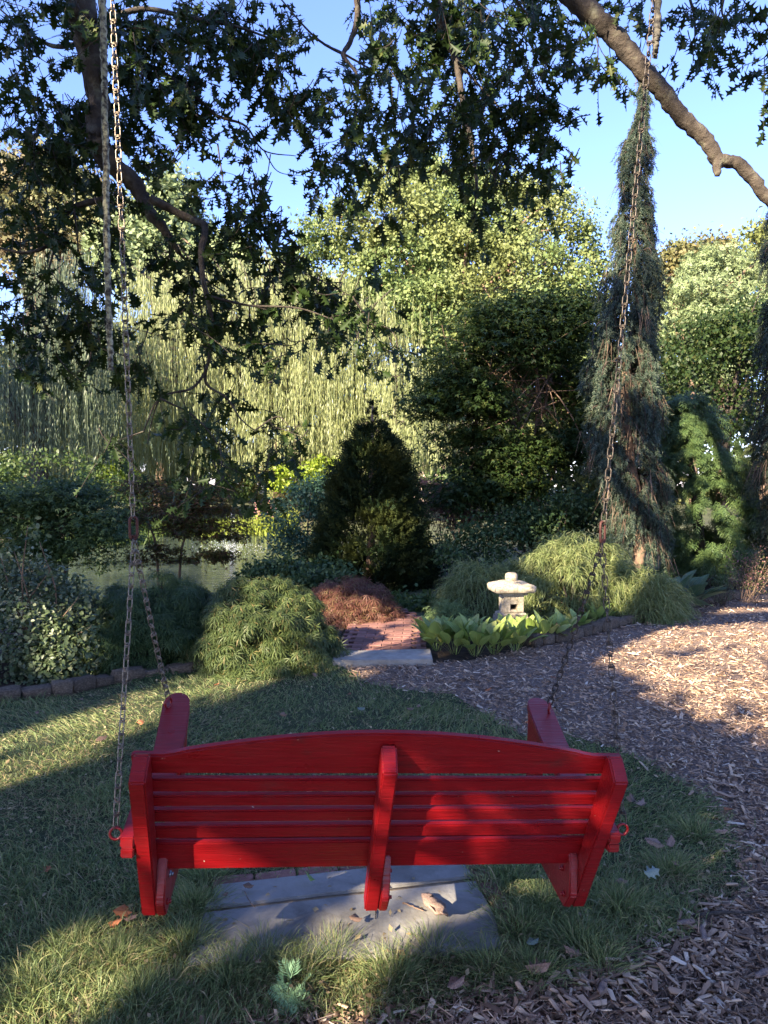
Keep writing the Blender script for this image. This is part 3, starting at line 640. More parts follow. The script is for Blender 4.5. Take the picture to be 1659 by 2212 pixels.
# ================================================================== OAK
oak = empty('oak_tree', (-6.9, -3.5, 0), 'huge spreading oak whose dark lobed leaves and limbs hang over the swing', 'tree')
def limb(pts, r, name='limb', sides=9, n_=None, jit=.06, mat='bark'):
    pts = [np.array(p, float) for p in pts]; n_ = n_ or len(pts) * 6; P = smooth_path(pts, n_)
    rr = np.interp(np.linspace(0, 1, n_), np.linspace(0, 1, len(r)), r); P += rng.normal(size=P.shape) * rr[:, None] * .06
    return link(name, mesh_blocks(name, [tube(P, rr, sides, jit)], True), oak, M[mat])
def tk(z, f=0): return np.array([-6.9 + f, -3.5, z])
limb([tk(-.1), tk(.6), tk(2), tk(4, .1), tk(6.5, .3), (-5.6, -3.3, 9), (-5.2, -3, 12), (-5, -3.2, 14.5)], [.62, .46, .42, .38, .33, .27, .18, .06], 'trunk', 16, 40)
def route(a, b, spread, r_, tries=260):
    a, b = np.array(a, float), np.array(b, float); best = None; C_ = np.array([c for c, _ in LIT_SPH]); Rr = np.array([q for _, q in LIT_SPH]); g_ = np.random.default_rng(5)
    for _ in range(tries):
        ctl = [a] + [a + (b - a) * f + g_.normal(size=3) * spread for f in (.33, .66)] + [b]
        if min(c[2] for c in ctl[1:3]) < 4.4: continue
        S_ = smooth_path(ctl, 26)[4:]; Dv = S_[:, None] - C_[None]; t_ = Dv @ LD; pp = np.linalg.norm(Dv - t_[..., None] * LD, axis=2)
        sc1 = ((pp < Rr + r_) & (t_ < 0)).sum() * 2; q_ = S_ + LD * (S_[:, 2] / -LD[2])[:, None]; sc1 += sum(inpoly(q_, pl).sum() for pl in LIT_POLY) + .6 * sum(np.linalg.norm(c - (a + (b - a) * f)) for c, f in zip(ctl[1:3], (.33, .66)))
        inframe = ((S_[:, 1] > .3) & (np.abs(S_[:, 0]) < S_[:, 1] * .56) & (S_[:, 2] - EYE < S_[:, 1] * .74)).sum(); sc1 += inframe * 5
        if best is None or sc1 < best[0]: best = (sc1, ctl)
    print('route', round(float(best[0]), 2)); return best[1]
limb(route(tk(5.2, .1), (-1.5, 2.3, 5.0), (1.3, 1.3, 1.1), .16) + [(-.3, 2.4, 4.82), (1.4, 2.75, 4.78), (3.2, 3.0, 4.9)], [.30, .22, .17, .14, .11, .06])          # the bough the swing hangs from
Lw = lambda u, v, Y: at(u, v, Y)
limb(route(tk(6.2, .2), Lw(155, -180, 5.5), (1.2, 1.2, 1.2), .18) + [Lw(160, -120, 5.6), Lw(170, 0, 5.7), Lw(190, 90, 5.8), Lw(210, 200, 5.9), Lw(211, 290, 5.9), Lw(232, 345, 5.95), Lw(290, 395, 6), Lw(318, 450, 6), Lw(350, 490, 6), Lw(388, 548, 6.1)],
     [.3, .24, .18, .14, .125, .115, .10, .085, .09, .075, .06, .045, .02], n_=90)
limb(route(tk(7.6, .25), Lw(1040, -260, 5.2), (1.4, 1.4, 1.2), .16) + [Lw(1080, -160, 5.2), Lw(1225, -15, 5.2), Lw(1285, 38, 5.2), Lw(1335, 85, 5.2), Lw(1385, 150, 5.2), Lw(1432, 198, 5.2), Lw(1468, 248, 5.2), Lw(1520, 298, 5.2), Lw(1552, 345, 5.2), Lw(1590, 352, 5.2), Lw(1625, 385, 5.2), Lw(1670, 440, 5.2), Lw(1760, 500, 5.3), Lw(1840, 620, 5.3)],
     [.24, .2, .14, .085, .078, .074, .07, .066, .062, .058, .052, .052, .044, .044, .042, .036, .02], n_=120)
limb([Lw(1549, 340, 5.2), Lw(1550, 365, 5.18), Lw(1549, 380, 5.17)], [.045, .030, .018], 'limb_stub', n_=8, jit=.12)
br = [
 ([(240, 428), (160, 448), (128, 485), (104, 530), (50, 546), (-20, 530)], 6.0, .030, .008), ([(322, 428), (375, 455), (415, 475), (443, 490), (434, 545), (440, 610), (455, 680), (455, 740), (446, 795), (415, 838), (345, 860), (310, 932)], 5.6, .034, .005),
 ([(446, 790), (446, 830), (490, 860), (520, 905), (550, 930)], 5.4, .012, .004), ([(345, 860), (330, 900), (318, 960)], 5.4, .007, .003), ([(300, 130), (380, 175), (430, 215), (470, 250), (530, 272), (570, 325), (640, 337)], 6.2, .022, .003), ([(470, 310), (480, 380), (490, 440)], 6.2, .008, .003),
 ([(570, 325), (600, 370), (650, 380)], 6.2, .006, .002), ([(545, 300), (530, 345)], 6.2, .005, .002), ([(770, -40), (772, 40), (755, 95), (742, 120), (772, 165), (770, 235)], 6.0, .032, .007), ([(745, 118), (700, 95), (660, 60), (600, -10)], 6.1, .013, .006), ([(745, 118), (800, 150), (830, 180)], 6, .01, .004),
 ([(935, -40), (955, 60), (985, 130), (1000, 220), (1018, 310), (1030, 400), (1024, 450)], 5.8, .040, .006), ([(985, 130), (1040, 190), (1080, 235), (1090, 260)], 5.8, .012, .004), ([(1100, -30), (1130, 20), (1170, 60), (1210, 110)], 5.6, .012, .004), ([(1240, 20), (1260, 60), (1272, 95)], 5.3, .006, .002),
 ([(120, 530), (100, 590), (60, 640), (20, 650)], 5.9, .009, .003), ([(160, 450), (168, 530), (160, 600)], 5.9, .01, .004), ([(1480, -40), (1500, 40), (1500, 110)], 6, .015, .004), ([(1570, -30), (1560, 30), (1590, 60)], 6, .012, .004), ([(450, 640), (540, 660), (640, 665), (720, 690)], 5.6, .012, .004),
 ([(385, 545), (440, 600), (500, 640)], 6.1, .014, .004), ([(213, 300), (150, 310), (60, 340), (-10, 360)], 6.2, .02, .005), ([(190, 90), (120, 100), (60, 70), (0, 20)], 6.2, .025, .006), ([(200, 60), (300, 20), (420, 40), (520, 60), (600, 90)], 6.2, .028, .006), ([(540, 400), (560, 470), (600, 560), (680, 600), (760, 640)], 5.9, .012, .003),
 ([(760, 640), (800, 690), (850, 720), (862, 780)], 5.6, .008, .003), ([(345, 860), (420, 900), (470, 960), (480, 1010)], 5.0, .007, .003), ([(550, 930), (600, 900), (630, 930)], 4.9, .006, .003), ([(310, 932), (260, 950), (215, 970)], 5.2, .005, .002),
]
for pts, Yd, r0, r1 in br: limb([Lw(u, v, Yd + .1 * math.sin(k)) for k, (u, v) in enumerate(pts)], [r0, r1], 'branch', 6, len(pts) * 5)
blobs = [  # centre u, v, half widths, distance, weight
 (100, 40, 100, 50, 6, 1), (240, 90, 110, 90, 6.3, 1.2), (330, 60, 100, 70, 6.4, 1.1), (440, 50, 80, 60, 6.4, 1.1), (520, 60, 70, 55, 6.4, 1), (590, 80, 80, 50, 6.2, .9), (470, 125, 70, 50, 6.2, 1), (620, 200, 85, 65, 6.2, 1), (665, 240, 55, 42, 6.2, .9), (580, 150, 60, 40, 6.3, .8),
 (350, 150, 90, 60, 6.2, 1.2), (330, 230, 90, 60, 6.2, 1.2), (400, 220, 60, 70, 6.1, 1), (490, 285, 42, 32, 6.1, .8), (410, 280, 40, 40, 6.1, .9), (330, 350, 55, 50, 6.2, 1.1), (270, 290, 60, 50, 6.3, 1), (80, 240, 90, 60, 6, 1.1), (90, 175, 60, 35, 6.2, .6), (40, 130, 30, 60, 5.6, .7), (110, 320, 100, 60, 6, 1), (5, 30, 14, 40, 5, .8), (170, 260, 50, 60, 6.4, 1), (150, 370, 70, 40, 6.3, 1),
 (430, 415, 48, 42, 5.9, .9), (545, 395, 62, 42, 5.8, 1), (480, 470, 60, 40, 5.9, .9), (560, 520, 90, 60, 5.8, 1.1), (630, 560, 60, 40, 5.8, .8), (430, 580, 80, 60, 5.9, 1), (350, 540, 50, 40, 6.1, .8), (620, 615, 110, 45, 5.7, 1), (740, 660, 90, 42, 5.6, 1), (810, 700, 60, 45, 5.5, .8), (440, 680, 80, 48, 5.6, 1), (540, 680, 70, 40, 5.7, .8), (850, 790, 24, 40, 5.4, .5), (690, 620, 40, 30, 5.6, .7),
 (90, 430, 100, 70, 6, 1), (60, 520, 60, 40, 5.8, .8), (200, 470, 80, 60, 6.2, .8), (110, 640, 100, 60, 5.8, 1), (220, 600, 60, 60, 6.2, .7), (60, 720, 80, 50, 5.8, .9), (170, 700, 90, 50, 5.9, 1), (130, 790, 110, 42, 5.6, .8), (310, 790, 32, 32, 5.5, .6), (250, 740, 60, 40, 5.8, .7),
 (440, 750, 55, 28, 5.5, .7), (605, 765, 55, 36, 5.4, .8), (760, 738, 80, 32, 5.4, .8), (430, 905, 80, 46, 4.9, 1), (605, 955, 58, 55, 4.7, 1), (480, 990, 75, 42, 4.8, .9), (400, 1060, 70, 24, 4.8, .35), (230, 960, 48, 24, 5, .4), (550, 1030, 50, 24, 4.7, .4), (480, 870, 40, 30, 4.9, .5),
 (880, 120, 65, 110, 6, 1.1), (1030, 90, 120, 95, 5.9, 1.5), (1190, 110, 60, 90, 5.7, 1), (1295, 150, 48, 52, 5.6, .8), (960, 250, 110, 80, 5.9, 1.4), (1060, 270, 100, 90, 5.9, 1.4), (1185, 320, 58, 80, 5.8, 1.1), (860, 380, 36, 45, 5.9, .7), (1030, 385, 110, 42, 5.8, 1.1), (1030, 480, 22, 36, 5.6, .4), (1150, 220, 50, 50, 5.8, 1), (960, 20, 120, 50, 6, 1.2), (1100, 20, 100, 50, 6, 1.1),
 (750, 400, 85, 50, 5.9, 1), (750, 280, 85, 75, 6, 1.1), (800, 80, 50, 85, 6.1, .9), (790, 180, 60, 60, 6, .9), (700, 340, 45, 35, 6, .7), (860, 300, 60, 60, 5.9, .8), (820, 470, 26, 26, 5.8, .4), (1390, 25, 48, 32, 5.6, .6), (1555, 25, 100, 42, 5.8, .9), (1500, 95, 66, 50, 5.6, .8), (1648, 165, 22, 55, 5.2, .6), (1600, 50, 60, 30, 5.6, .7), (1260, 40, 50, 40, 5.6, .5),
]
def sunway(p):
    for c_, r_ in LIT_SPH:
        d_ = p - c_; t_ = d_ @ LD
        if t_ < 0 and np.linalg.norm(d_ - t_ * LD) < r_ + .14: return True
    q_ = (p + LD * (p[2] / -LD[2]))[None]
    return any(inpoly(q_, pl)[0] for pl in LIT_POLY)
oakT = t_oak(); LP = []; LDr = []; LN = []; tw_pts = []
for (u, v, ru, rv, Yd, wt) in blobs:
    ntw = int(ru * rv * wt / 295) + 3
    for _ in range(ntw):
        r = math.sqrt(random.random()) * random.choice((.8, 1.0, 1.1)); a = random.uniform(0, 2 * PI)
        uu, vv_ = u + ru * r * math.cos(a), v + rv * r * math.sin(a) - 8
        for tr_ in range(7):
            st = at(uu, vv_, Yd + random.gauss(0, .3 + .28 * tr_))
            if st[1] < 4.7: st = at(uu, vv_, 4.8 + random.random() * .6)
            if not sunway(st): break
        d = unit(np.array([random.gauss(0, 1), random.gauss(0, .8), random.gauss(-.35, .5)])); L = random.uniform(.14, .34)
        pts = smooth_path([st - d * .06 + [0, 0, .05], st, st + d * L * .5 + [0, 0, -.02], st + d * L + [0, 0, -.07]], 6); tw_pts.append(pts)
        for k in range(random.randint(7, 10)):
            t = random.uniform(.25, 1.0) * 5; i0 = min(4, int(t)); p = pts[i0] + (pts[i0 + 1] - pts[i0]) * (t - i0)
            LP.append(p); LDr.append(unit(d * .7 + rdir(1)[0] * .75 + np.array([0, 0, -.55]))); LN.append(unit(rdir(1)[0] * .9 + np.array([0, -.2, .55])))
LP = np.array(LP); LDr = np.array(LDr); LN = np.array(LN); LS = rng.uniform(.07, .14, len(LP)) * np.clip(LP[:, 1] / 5.8, .75, 1.2); print('oak leaves', len(LP))
dist = np.linalg.norm(LP - [0, 0, EYE], axis=1); order = np.argsort(dist / LS); near, rest = order[:296], order[296:]
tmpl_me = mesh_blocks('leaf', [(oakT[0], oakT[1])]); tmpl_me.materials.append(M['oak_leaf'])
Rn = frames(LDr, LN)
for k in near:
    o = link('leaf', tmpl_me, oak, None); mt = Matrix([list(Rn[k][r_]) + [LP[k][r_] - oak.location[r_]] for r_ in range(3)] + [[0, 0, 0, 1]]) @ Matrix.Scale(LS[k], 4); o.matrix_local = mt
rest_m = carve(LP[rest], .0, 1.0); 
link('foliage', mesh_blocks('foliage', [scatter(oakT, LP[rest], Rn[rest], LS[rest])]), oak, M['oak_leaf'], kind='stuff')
link('twigs', mesh_blocks('twigs', [tube(p, np.linspace(.0045, .0018, 6), 4, cap=False) for p in tw_pts]), oak, M['bark_dark'], kind='stuff')
# rest of the crown, unseen: shaped to cast shade, gaps cut for light
nT = 100000
T = np.stack([rng.uniform(-9, 11, nT), rng.uniform(-2, 17, nT), rng.uniform(0, 6.5, nT) * rng.random(nT) ** .5], 1)
T[:22000] = np.stack([rng.uniform(-3.2, 3.6, 22000), rng.uniform(1.8, 7.4, 22000), np.zeros(22000)], 1); T[22000:26500] = np.stack([rng.uniform(-.95, .95, 4500), rng.uniform(1.9, 2.3, 4500), rng.uniform(.2, .9, 4500)], 1)  # extra leaves on the rays to lawn and bench, added for shade
yc = rng.uniform(-10, -.5, nT); h = (T[:, 1] - yc) / math.cos(AZ); ok = h > 2
P = T - LD * (h / math.cos(EL))[:, None]; P = P[ok & (P[:, 2] > 2.6) & (P[:, 2] < 17)]
cl = vnoise(P, 1.3, 5); P = P[cl > -.95]
P = P + rng.normal(size=P.shape) * .05; P = P[carve(P, .2, .015)]
link('shade_crown', mesh_blocks('shade_crown', [leaf_block(t_tri(1.1), P, rng.uniform(.15, .30, len(P)), None, .2, .3)]), oak, M['shade_leaf'], kind='stuff')
k = 0; guard = 0
while k < 9 and guard < 400:
    guard += 1; p = P[rng.integers(len(P))]; ctl = [tk(5 + k * .7, .2), tk(6 + k * .6, .2) * .5 + p * .5 + [0, 0, .6], p]
    if p[1] > -1 or any(sunway(q_) for q_ in smooth_path(ctl, 12)[3:]): continue
    limb(ctl, [.16, .09, .02], 'limb', 7, 14); k += 1

# ================================================================== GARDEN PLANTS
def shrub_root(name, p, label, cat='shrub', group=None): return empty(name, p, label, cat, group)
def stems(root, base, tips, r0=.02, r1=.004, mat='bark_dark', name='trunk', sides=5):
    bl = []
    for t in tips:
        t = np.array(t, float); b = np.array(base, float) + rng.normal(size=3) * [.03, .03, 0]; m_ = b * .5 + t * .5 + rng.normal(size=3) * .12 * np.linalg.norm(t - b) * .4; m_[2] = b[2] * .45 + t[2] * .55
        bl.append(tube(smooth_path([b, m_, t], 8), np.linspace(r0, r1, 8), sides))
    return link(name, mesh_blocks(name, bl, True), root, M[mat])

# lacy mounding maples
lace = [t_star(5, 2.4, .085, .35, k) for k in range(3)]
def dome_pts(c, rx, ry, rz, n_, layers=None, lo=-.05, hi=1.03):
    d = rdir(n_); d[:, 2] = np.abs(d[:, 2]); r = rng.uniform(.55, 1.0, n_) ** .45
    bumps = 1 + .10 * vnoise(d * 3, 1.6, int(abs(c[0] * 100)) + 3) + .05 * vnoise(d * 8, 1.6, 9)
    P = np.array(c) + d * np.array([rx, ry, rz]) * (r * bumps)[:, None]; return P, d
def dome_clumps(base, rx, ry, rz, k, seed):
    r = np.random.default_rng(seed); i_ = np.arange(k) + .5; ph = np.arccos(1 - i_ / k * 1.02); th_ = PI * (1 + 5 ** .5) * i_
    d = np.stack([np.cos(th_) * np.sin(ph), np.sin(th_) * np.sin(ph), np.cos(ph)], 1) + r.normal(size=(k, 3)) * .10; d = unit(d); d[:, 2] = np.abs(d[:, 2])
    return np.array(base) + d * [rx, ry, rz] * r.uniform(.78, 1.06, (k, 1)), d
def lace_mound(name, base, rx, ry, rz, n_, mat, label, size=(.07, .12)):
    """fans of finely cut leaves that cascade over one another"""
    root = shrub_root(name, base, label); k = 110; Cc, cd = dome_clumps(base, rx * .9, ry * .9, rz * .92, k, int(n_) % 97)
    ci = rng.integers(0, k, n_); a = rng.uniform(0, 2 * PI, n_); rho = rng.random(n_) ** .6 * rng.uniform(.12, .24, k)[ci]
    od = cd[ci].copy(); hor = unit(np.stack([np.cos(a), np.sin(a), np.zeros(n_)], 1) + unit(od * [1, 1, 0.01]) * .8)
    P = Cc[ci] + hor * rho[:, None]; P[:, 2] -= 3.2 * rho ** 2 + rho * .35 - .03; P += rng.normal(size=P.shape) * .018; P[:, 2] = np.maximum(P[:, 2], base[2] + .02)
    bl = []
    for q in range(3):
        s_ = slice(q, None, 3); m_ = len(P[s_]); D = hor[s_] + rng.normal(size=(m_, 3)) * .3; D[:, 2] -= .35 + 2.5 * rho[s_]; N = hor[s_] * .5 + [0, 0, .8] + rng.normal(size=(m_, 3)) * .35
        bl.append(scatter(lace[q], P[s_], frames(unit(D), unit(N)), rng.uniform(*size, m_)))
    link('foliage', mesh_blocks('foliage', bl), root, M[mat], kind='stuff'); stems(root, np.array(base) + [0, 0, -.02], Cc[rng.choice(k, 14)] , .018, .004)
    return root
lace_mound('laceleaf_maple', at(345, 1462, 6.9) * [1, 1, 0], .80, .85, .82, 9500, 'maple_deep', 'dark green mounding laceleaf maple on the left behind the stone edging')
lace_mound('laceleaf_maple', at(560, 1452, 6.75) * [1, 1, 0], .76, .75, .80, 12000, 'maple_green', 'bright green mounding laceleaf maple, partly sunlit, left of the brick path')
lace_mound('laceleaf_maple', at(750, 1350, 8.9) * [1, 1, 0], .66, .55, .52, 4800, 'maple_red', 'low reddish brown laceleaf maple in front of the dark cone conifer', (.08, .13))

# left oval-leaved shrub
root = shrub_root('leafy_shrub', at(60, 1480, 6.2) * [1, 1, 0], 'grey green shrub with small oval leaves at the left edge behind the stones')
c = root.location; P1, d1 = dome_pts((c[0] - .25, c[1] + .25, 0), .95, .62, 1.02, 9000); P2, d2 = dome_pts((c[0] + .35, c[1], 0), .42, .4, .5, 2600); P = np.vstack([P1, P2]); d1 = np.vstack([d1, d2])
link('foliage', mesh_blocks('foliage', [leaf_block(t_oval(), P, rng.uniform(.035, .06, len(P)), d1, .5, .1)]), root, M['shrub'], kind='stuff')
tips = [at(60, 1135, 6.0), at(30, 1190, 6), at(85, 1170, 6.1), at(-10, 1160, 6.2), at(110, 1230, 6.1), at(170, 1290, 6.1), at(200, 1350, 6)]
stems(root, (c[0], c[1] + .2, 0), tips, .012, .003, 'bark_warm')
Pt = np.vstack([t_ + rng.normal(size=(16, 3)) * [.05, .05, .09] for t_ in tips]); link('tip_leaves', mesh_blocks('tip_leaves', [leaf_block(t_oval(), Pt, rng.uniform(.04, .065, len(Pt)), None, .4)]), root, M['shrub'], kind='stuff')

# layered small maples (palmate leaves in tiers)
star = [t_star(3, 1.9, .34, .2, k + 5) for k in range(3)]
def tier_maple(name, base, lobes, n_, mat, label, size, trunks, r0=.05, bark='bark_dark', clumps=70, cr=.25, flat=.35, cat='tree'):
    root = empty(name, base, label, cat); P, out_ = lobes_points(lobes, n_, clumps, cr * 1.15, (.35, 1.0), None, max(.3, flat))
    bl = []
    for k in range(3):
        s_ = slice(k, None, 3); m_ = len(P[s_]); D = rdir(m_) + out_[s_] * .6; D[:, 2] = -.35 + rng.normal(size=m_) * .2
        N = rdir(m_) * .45 + [0, -.15, .9]; bl.append(scatter(star[k], P[s_], frames(unit(D), unit(N)), rng.uniform(*size, m_)))
    link('foliage', mesh_blocks('foliage', bl), root, M[mat], kind='stuff')
    for t_ in trunks:
        tp = smooth_path(t_, 14); link('trunk', mesh_blocks('trunk', [tube(tp, np.linspace(r0, r0 * .35, 14), 7, .06)], True), root, M[bark])
        idx = rng.choice(len(P), 10); bl = [tube(smooth_path([tp[-1 - random.randint(0, 6)], tp[-1] * .5 + P[i_] * .5, P[i_]], 7), np.linspace(r0 * .35, .004, 7), 4) for i_ in idx]
        link('branches', mesh_blocks('branches', bl, True), root, M[bark])
    return root
def tk2(u, v, Y, z0=None):
    p = at(u, v, Y); return p
b = at(125, 1245, 11) ; b[2] = gz(b[0], b[1]) - .03
tier_maple('japanese_maple', b, [(*at(130, 1120, 11), .75, .8, .62), (*at(10, 1130, 11.3), .7, .8, .68), (*at(215, 1150, 10.8), .48, .6, .42), (*at(70, 1200, 10.8), .7, .5, .4), (*at(180, 1205, 10.7), .5, .4, .3), (*at(150, 1065, 11), .4, .4, .3)], 16000, 'maple_deep', 'dark green japanese maple with a short trunk on the left pond bank', (.05, .085), [[b, at(118, 1200, 11), at(140, 1140, 11)], [b + [.05, 0, 0], at(150, 1190, 11), at(200, 1150, 11)]], .045, clumps=150, cr=.18, flat=.5)
b = at(345, 1250, 12.2); b[2] = gz(b[0], b[1]) - .03
tier_maple('japanese_maple', b, [(*at(400, 1100, 12.2), .85, .6, .42), (*at(330, 1210, 11.9), .7, .4, .26), (*at(450, 1205, 12), .5, .4, .24), (*at(310, 1060, 12.4), .4, .4, .3), (*at(480, 1150, 12.1), .45, .4, .35), (*at(290, 1140, 12.2), .4, .4, .35), (*at(400, 1150, 12), .5, .4, .3)], 6500, 'maple_rust', 'airy rust and green japanese maple against the pond behind the left chain', (.05, .085), [[b, at(338, 1190, 12.2), at(325, 1140, 12.2), at(312, 1100, 12.2)], [b + [.3, 0, 0], at(391, 1196, 12.2), at(402, 1150, 12.2), at(385, 1110, 12.2)]], .028, 'bark_warm', clumps=110, cr=.13, flat=.2)
b = at(975, 1240, 14); b[2] = -.03
tier_maple('japanese_maple', b, [(*at(960, 1100, 14), .75, .6, .5), (*at(925, 1060, 14.3), .45, .4, .35), (*at(1010, 1130, 13.8), .5, .5, .35)], 4200, 'maple_pink', 'small pinkish red japanese maple between the cone conifer and the big maple', (.05, .08), [[b, at(960, 1190, 14), at(940, 1150, 14)], [b, at(985, 1185, 14), at(1000, 1140, 14)], [b, at(930, 1180, 14), at(915, 1120, 14)]], .02, clumps=46, cr=.17, flat=.15)
# big dark maple
b = at(1150, 1245, 13.6); b[2] = -.03
lb = [(*at(1090, 760, 13.6), 1.25, 1.1, .95), (*at(1210, 720, 13.8), .95, 1.0, .75), (*at(990, 830, 13.4), .75, .8, .55), (*at(940, 880, 13.3), .5, .6, .35), (*at(1130, 680, 13.8), .9, .8, .35), (*at(1050, 960, 13.2), 1.0, .7, .35), (*at(1200, 1010, 13.2), .95, .7, .6), (*at(1120, 1090, 13), .95, .7, .45), (*at(1270, 870, 13.6), .5, .8, .9), (*at(1250, 1110, 12.8), .5, .6, .45), (*at(1020, 880, 13.4), .8, .8, .6), (*at(1240, 960, 13.2), .6, .7, .6), (*at(1080, 1020, 13), .9, .7, .5), (*at(1010, 1080, 12.8), .7, .6, .4), (*at(1180, 1150, 12.6), .9, .6, .4), (*at(1170, 800, 14.2), 1.0, .6, .6)]
tr = []
for (u1, v1, u2, v2) in ((1140, 1000, 1100, 800), (1160, 950, 1200, 780), (1150, 1000, 1050, 850), (1170, 1000, 1250, 850), (1130, 950, 1000, 860), (1160, 900, 1160, 720)): tr.append([b, at(u1, v1, 13.5), at((u1 + u2) / 2, (v1 + v2) / 2, 13.5), at(u2, v2, 13.6)])
tier_maple('dark_maple', b, lb, 32000, 'maple_dark', 'large dark maple with fanning bare branches behind the stone lantern', (.08, .13), tr, .05, 'bark_warm', clumps=430, cr=.25, flat=.42)

# generic leafy shrub or tree with a dense crown
def leafy(name, base, lobes, n_, mat, label, size, cat='shrub', tmpl=None, clumps=60, cr=.2, trunk=None, hang=.1, group=None, up=.4, bark='bark_dark', nb=14, shell=(.7, 1.0)):
    root = empty(name, base, label, cat, group); P, o_ = lobes_points(lobes, n_, clumps, cr, shell)
    link('crown', mesh_blocks('crown', [leaf_block(tmpl or t_diamond(.6), P, rng.uniform(*size, len(P)), o_, up, hang)]), root, M[mat], kind='stuff')
    top = np.mean([l_[:3] for l_ in lobes], 0)
    if trunk:
        b_ = np.array(base, float); bl = [tube(smooth_path([b_, b_ * .5 + top * .5 + [.1, 0, 0], top], 10), np.linspace(trunk, trunk * .4, 10), 8, .05)]
        for i_ in rng.choice(len(P), nb): bl.append(tube(smooth_path([b_ * .45 + top * .55, top * .5 + P[i_] * .5 + [0, 0, -.1], P[i_]], 7), np.linspace(trunk * .4, trunk * .06, 7), 5))
        link('trunk', mesh_blocks('trunk', bl, True), root, M[bark])
    else: stems(root, base, P[rng.choice(len(P), 10)], .02, .004)
    return root
def g0_(u, Y): return at(u, 1200, Y) * [1, 1, 0]
def gb(u, Y): p = at(u, 1050, Y); return np.array([p[0], p[1], gz(p[0], p[1])])
leafy('blue_green_shrub', gb(660, 17), [(*at(655, 1120, 17), .75, .6, .75), (*at(640, 1190, 16.8), .5, .5, .45), (*at(690, 1080, 17.2), .5, .5, .5)], 6500, 'shrub_blue', 'blue green shrub on the pond edge just left of the dark cone conifer', (.07, .11), clumps=60)
leafy('lime_shrub', gb(660, 31), [(*at(650, 1040, 31), 1.3, 1, .7), (*at(700, 1030, 31), .8, .8, .8)], 2600, 'shrub_lime', 'bright lime green shrub on the far pond bank behind the cone conifer', (.13, .22), clumps=40)
leafy('lime_shrub', gb(250, 31), [(*at(245, 1040, 31), .9, .8, .6), (*at(262, 1060, 31), .5, .5, .5)], 1500, 'shrub_lime', 'bright lime green shrub on the far pond bank beside the left chain', (.13, .22), clumps=30)
leafy('bank_shrub', gb(440, 36), [(*at(450, 1050, 36), 2.4, 1, 1.5), (*at(350, 1080, 36), 1.6, 1, 1.2)], 3500, 'shrub_mid', 'mid green shrub mass on the far pond bank under the willow', (.14, .24), clumps=60)
leafy('bank_shrub', gb(560, 37), [(*at(570, 1060, 37), 1.7, 1, 1.1), (*at(510, 1045, 37), 1, 1, .8)], 3000, 'far_red', 'bronze tinted shrub on the far pond bank under the willow', (.14, .24), clumps=60)
leafy('yellow_shrub', gb(985, 22), [(*at(985, 1060, 22), 1.3, 1, .55), (*at(1080, 1070, 22), 1.0, 1, .5)], 2600, 'shrub_mid', 'yellow green shrub glimpsed behind the pinkish maple', (.10, .17), clumps=50)
leafy('understory_shrub', at(1180, 1200, 11.8) * [1, 1, 0], [(*at(1120, 1160, 12), .7, .5, .45), (*at(1230, 1150, 11.8), .7, .5, .55), (*at(1020, 1185, 11.5), .6, .4, .35)], 6000, 'maple_deep', 'deep green undergrowth between the big maple and the weeping gold shrub', (.05, .09), clumps=70)
leafy('understory_shrub', at(920, 1230, 12.8) * [1, 1, 0], [(*at(950, 1215, 12.6), .8, .4, .3)], 1800, 'shrub_blue', 'low blue green undergrowth beside the foot of the cone conifer', (.05, .09), clumps=30)
leafy('waterside_shrub', gb(60, 18), [(*at(60, 1040, 18), 2.4, 1, .8), (*at(220, 1070, 18), 1.0, 1, .5), (*at(-60, 1080, 18), 1.6, 1, 1.0)], 5000, 'shrub_mid', 'dusky green shrubs beyond the dark japanese maple at the left', (.08, .14), clumps=70)
leafy('dark_tree', gb(1550, 18), [(*at(1540, 800, 18), 1.5, 1.2, 1.4), (*at(1620, 760, 18), 1.2, 1.2, 1.2), (*at(1480, 860, 17.5), .9, 1, 1.0), (*at(1640, 900, 18), 1.2, 1, 1)], 14000, 'maple_dark', 'dark leafy tree behind the feathery conifer on the right', (.08, .14), 'tree', clumps=150, cr=.32, trunk=.12)

leafy('ground_cover_plant', g0_(895, 9.6), [(*at(895, 1325, 9.6), .28, .3, .16), (*at(925, 1310, 9.8), .2, .3, .14), (*at(870, 1310, 10), .25, .3, .14)], 1500, 'shrub_mid', 'low leafy green plants beside the far end of the brick path', (.05, .09), clumps=40, cr=.08, tmpl=t_oval())
leafy('ground_cover_plant', g0_(640, 11), [(*at(640, 1240, 11), .7, .4, .16), (*at(590, 1235, 11.5), .5, .4, .14), (*at(700, 1260, 10.5), .5, .4, .16)], 3600, 'maple_deep', 'low dark plants at the near pond edge beside the red maple', (.05, .09), clumps=60, cr=.12, tmpl=t_oval())
# hinoki cone
def cone_profile(v, prof): return np.interp(v, [p[0] for p in prof], [p[1] for p in prof])
base = at(800, 1290, 12); base[2] = -.05; root = empty('cone_conifer', base, 'almost black cone shaped dwarf conifer in the middle of the garden', 'tree')
prof = [(855, 3), (880, 22), (940, 48), (1000, 78), (1060, 92), (1110, 105), (1160, 118), (1210, 136), (1260, 140), (1300, 118)]
n_ = 15000; cl_n = 560; vv = 862 + 438 * rng.random(cl_n) ** .7; aa = rng.uniform(0, 2 * PI, cl_n); tip_x = np.interp(vv, [855, 1300], [805, 800])
Cc = np.array([at(tip_x[k], vv[k], 12) for k in range(cl_n)]); rr = np.maximum(.02, cone_profile(vv, prof) / F_V * 12 - .13) * rng.uniform(.80, 1.04, cl_n)
Cc[:, 0] += rr * np.cos(aa); Cc[:, 1] += rr * np.sin(aa) * .9; ci = rng.integers(0, cl_n, n_); g = rng.normal(size=(n_, 3)) * .085
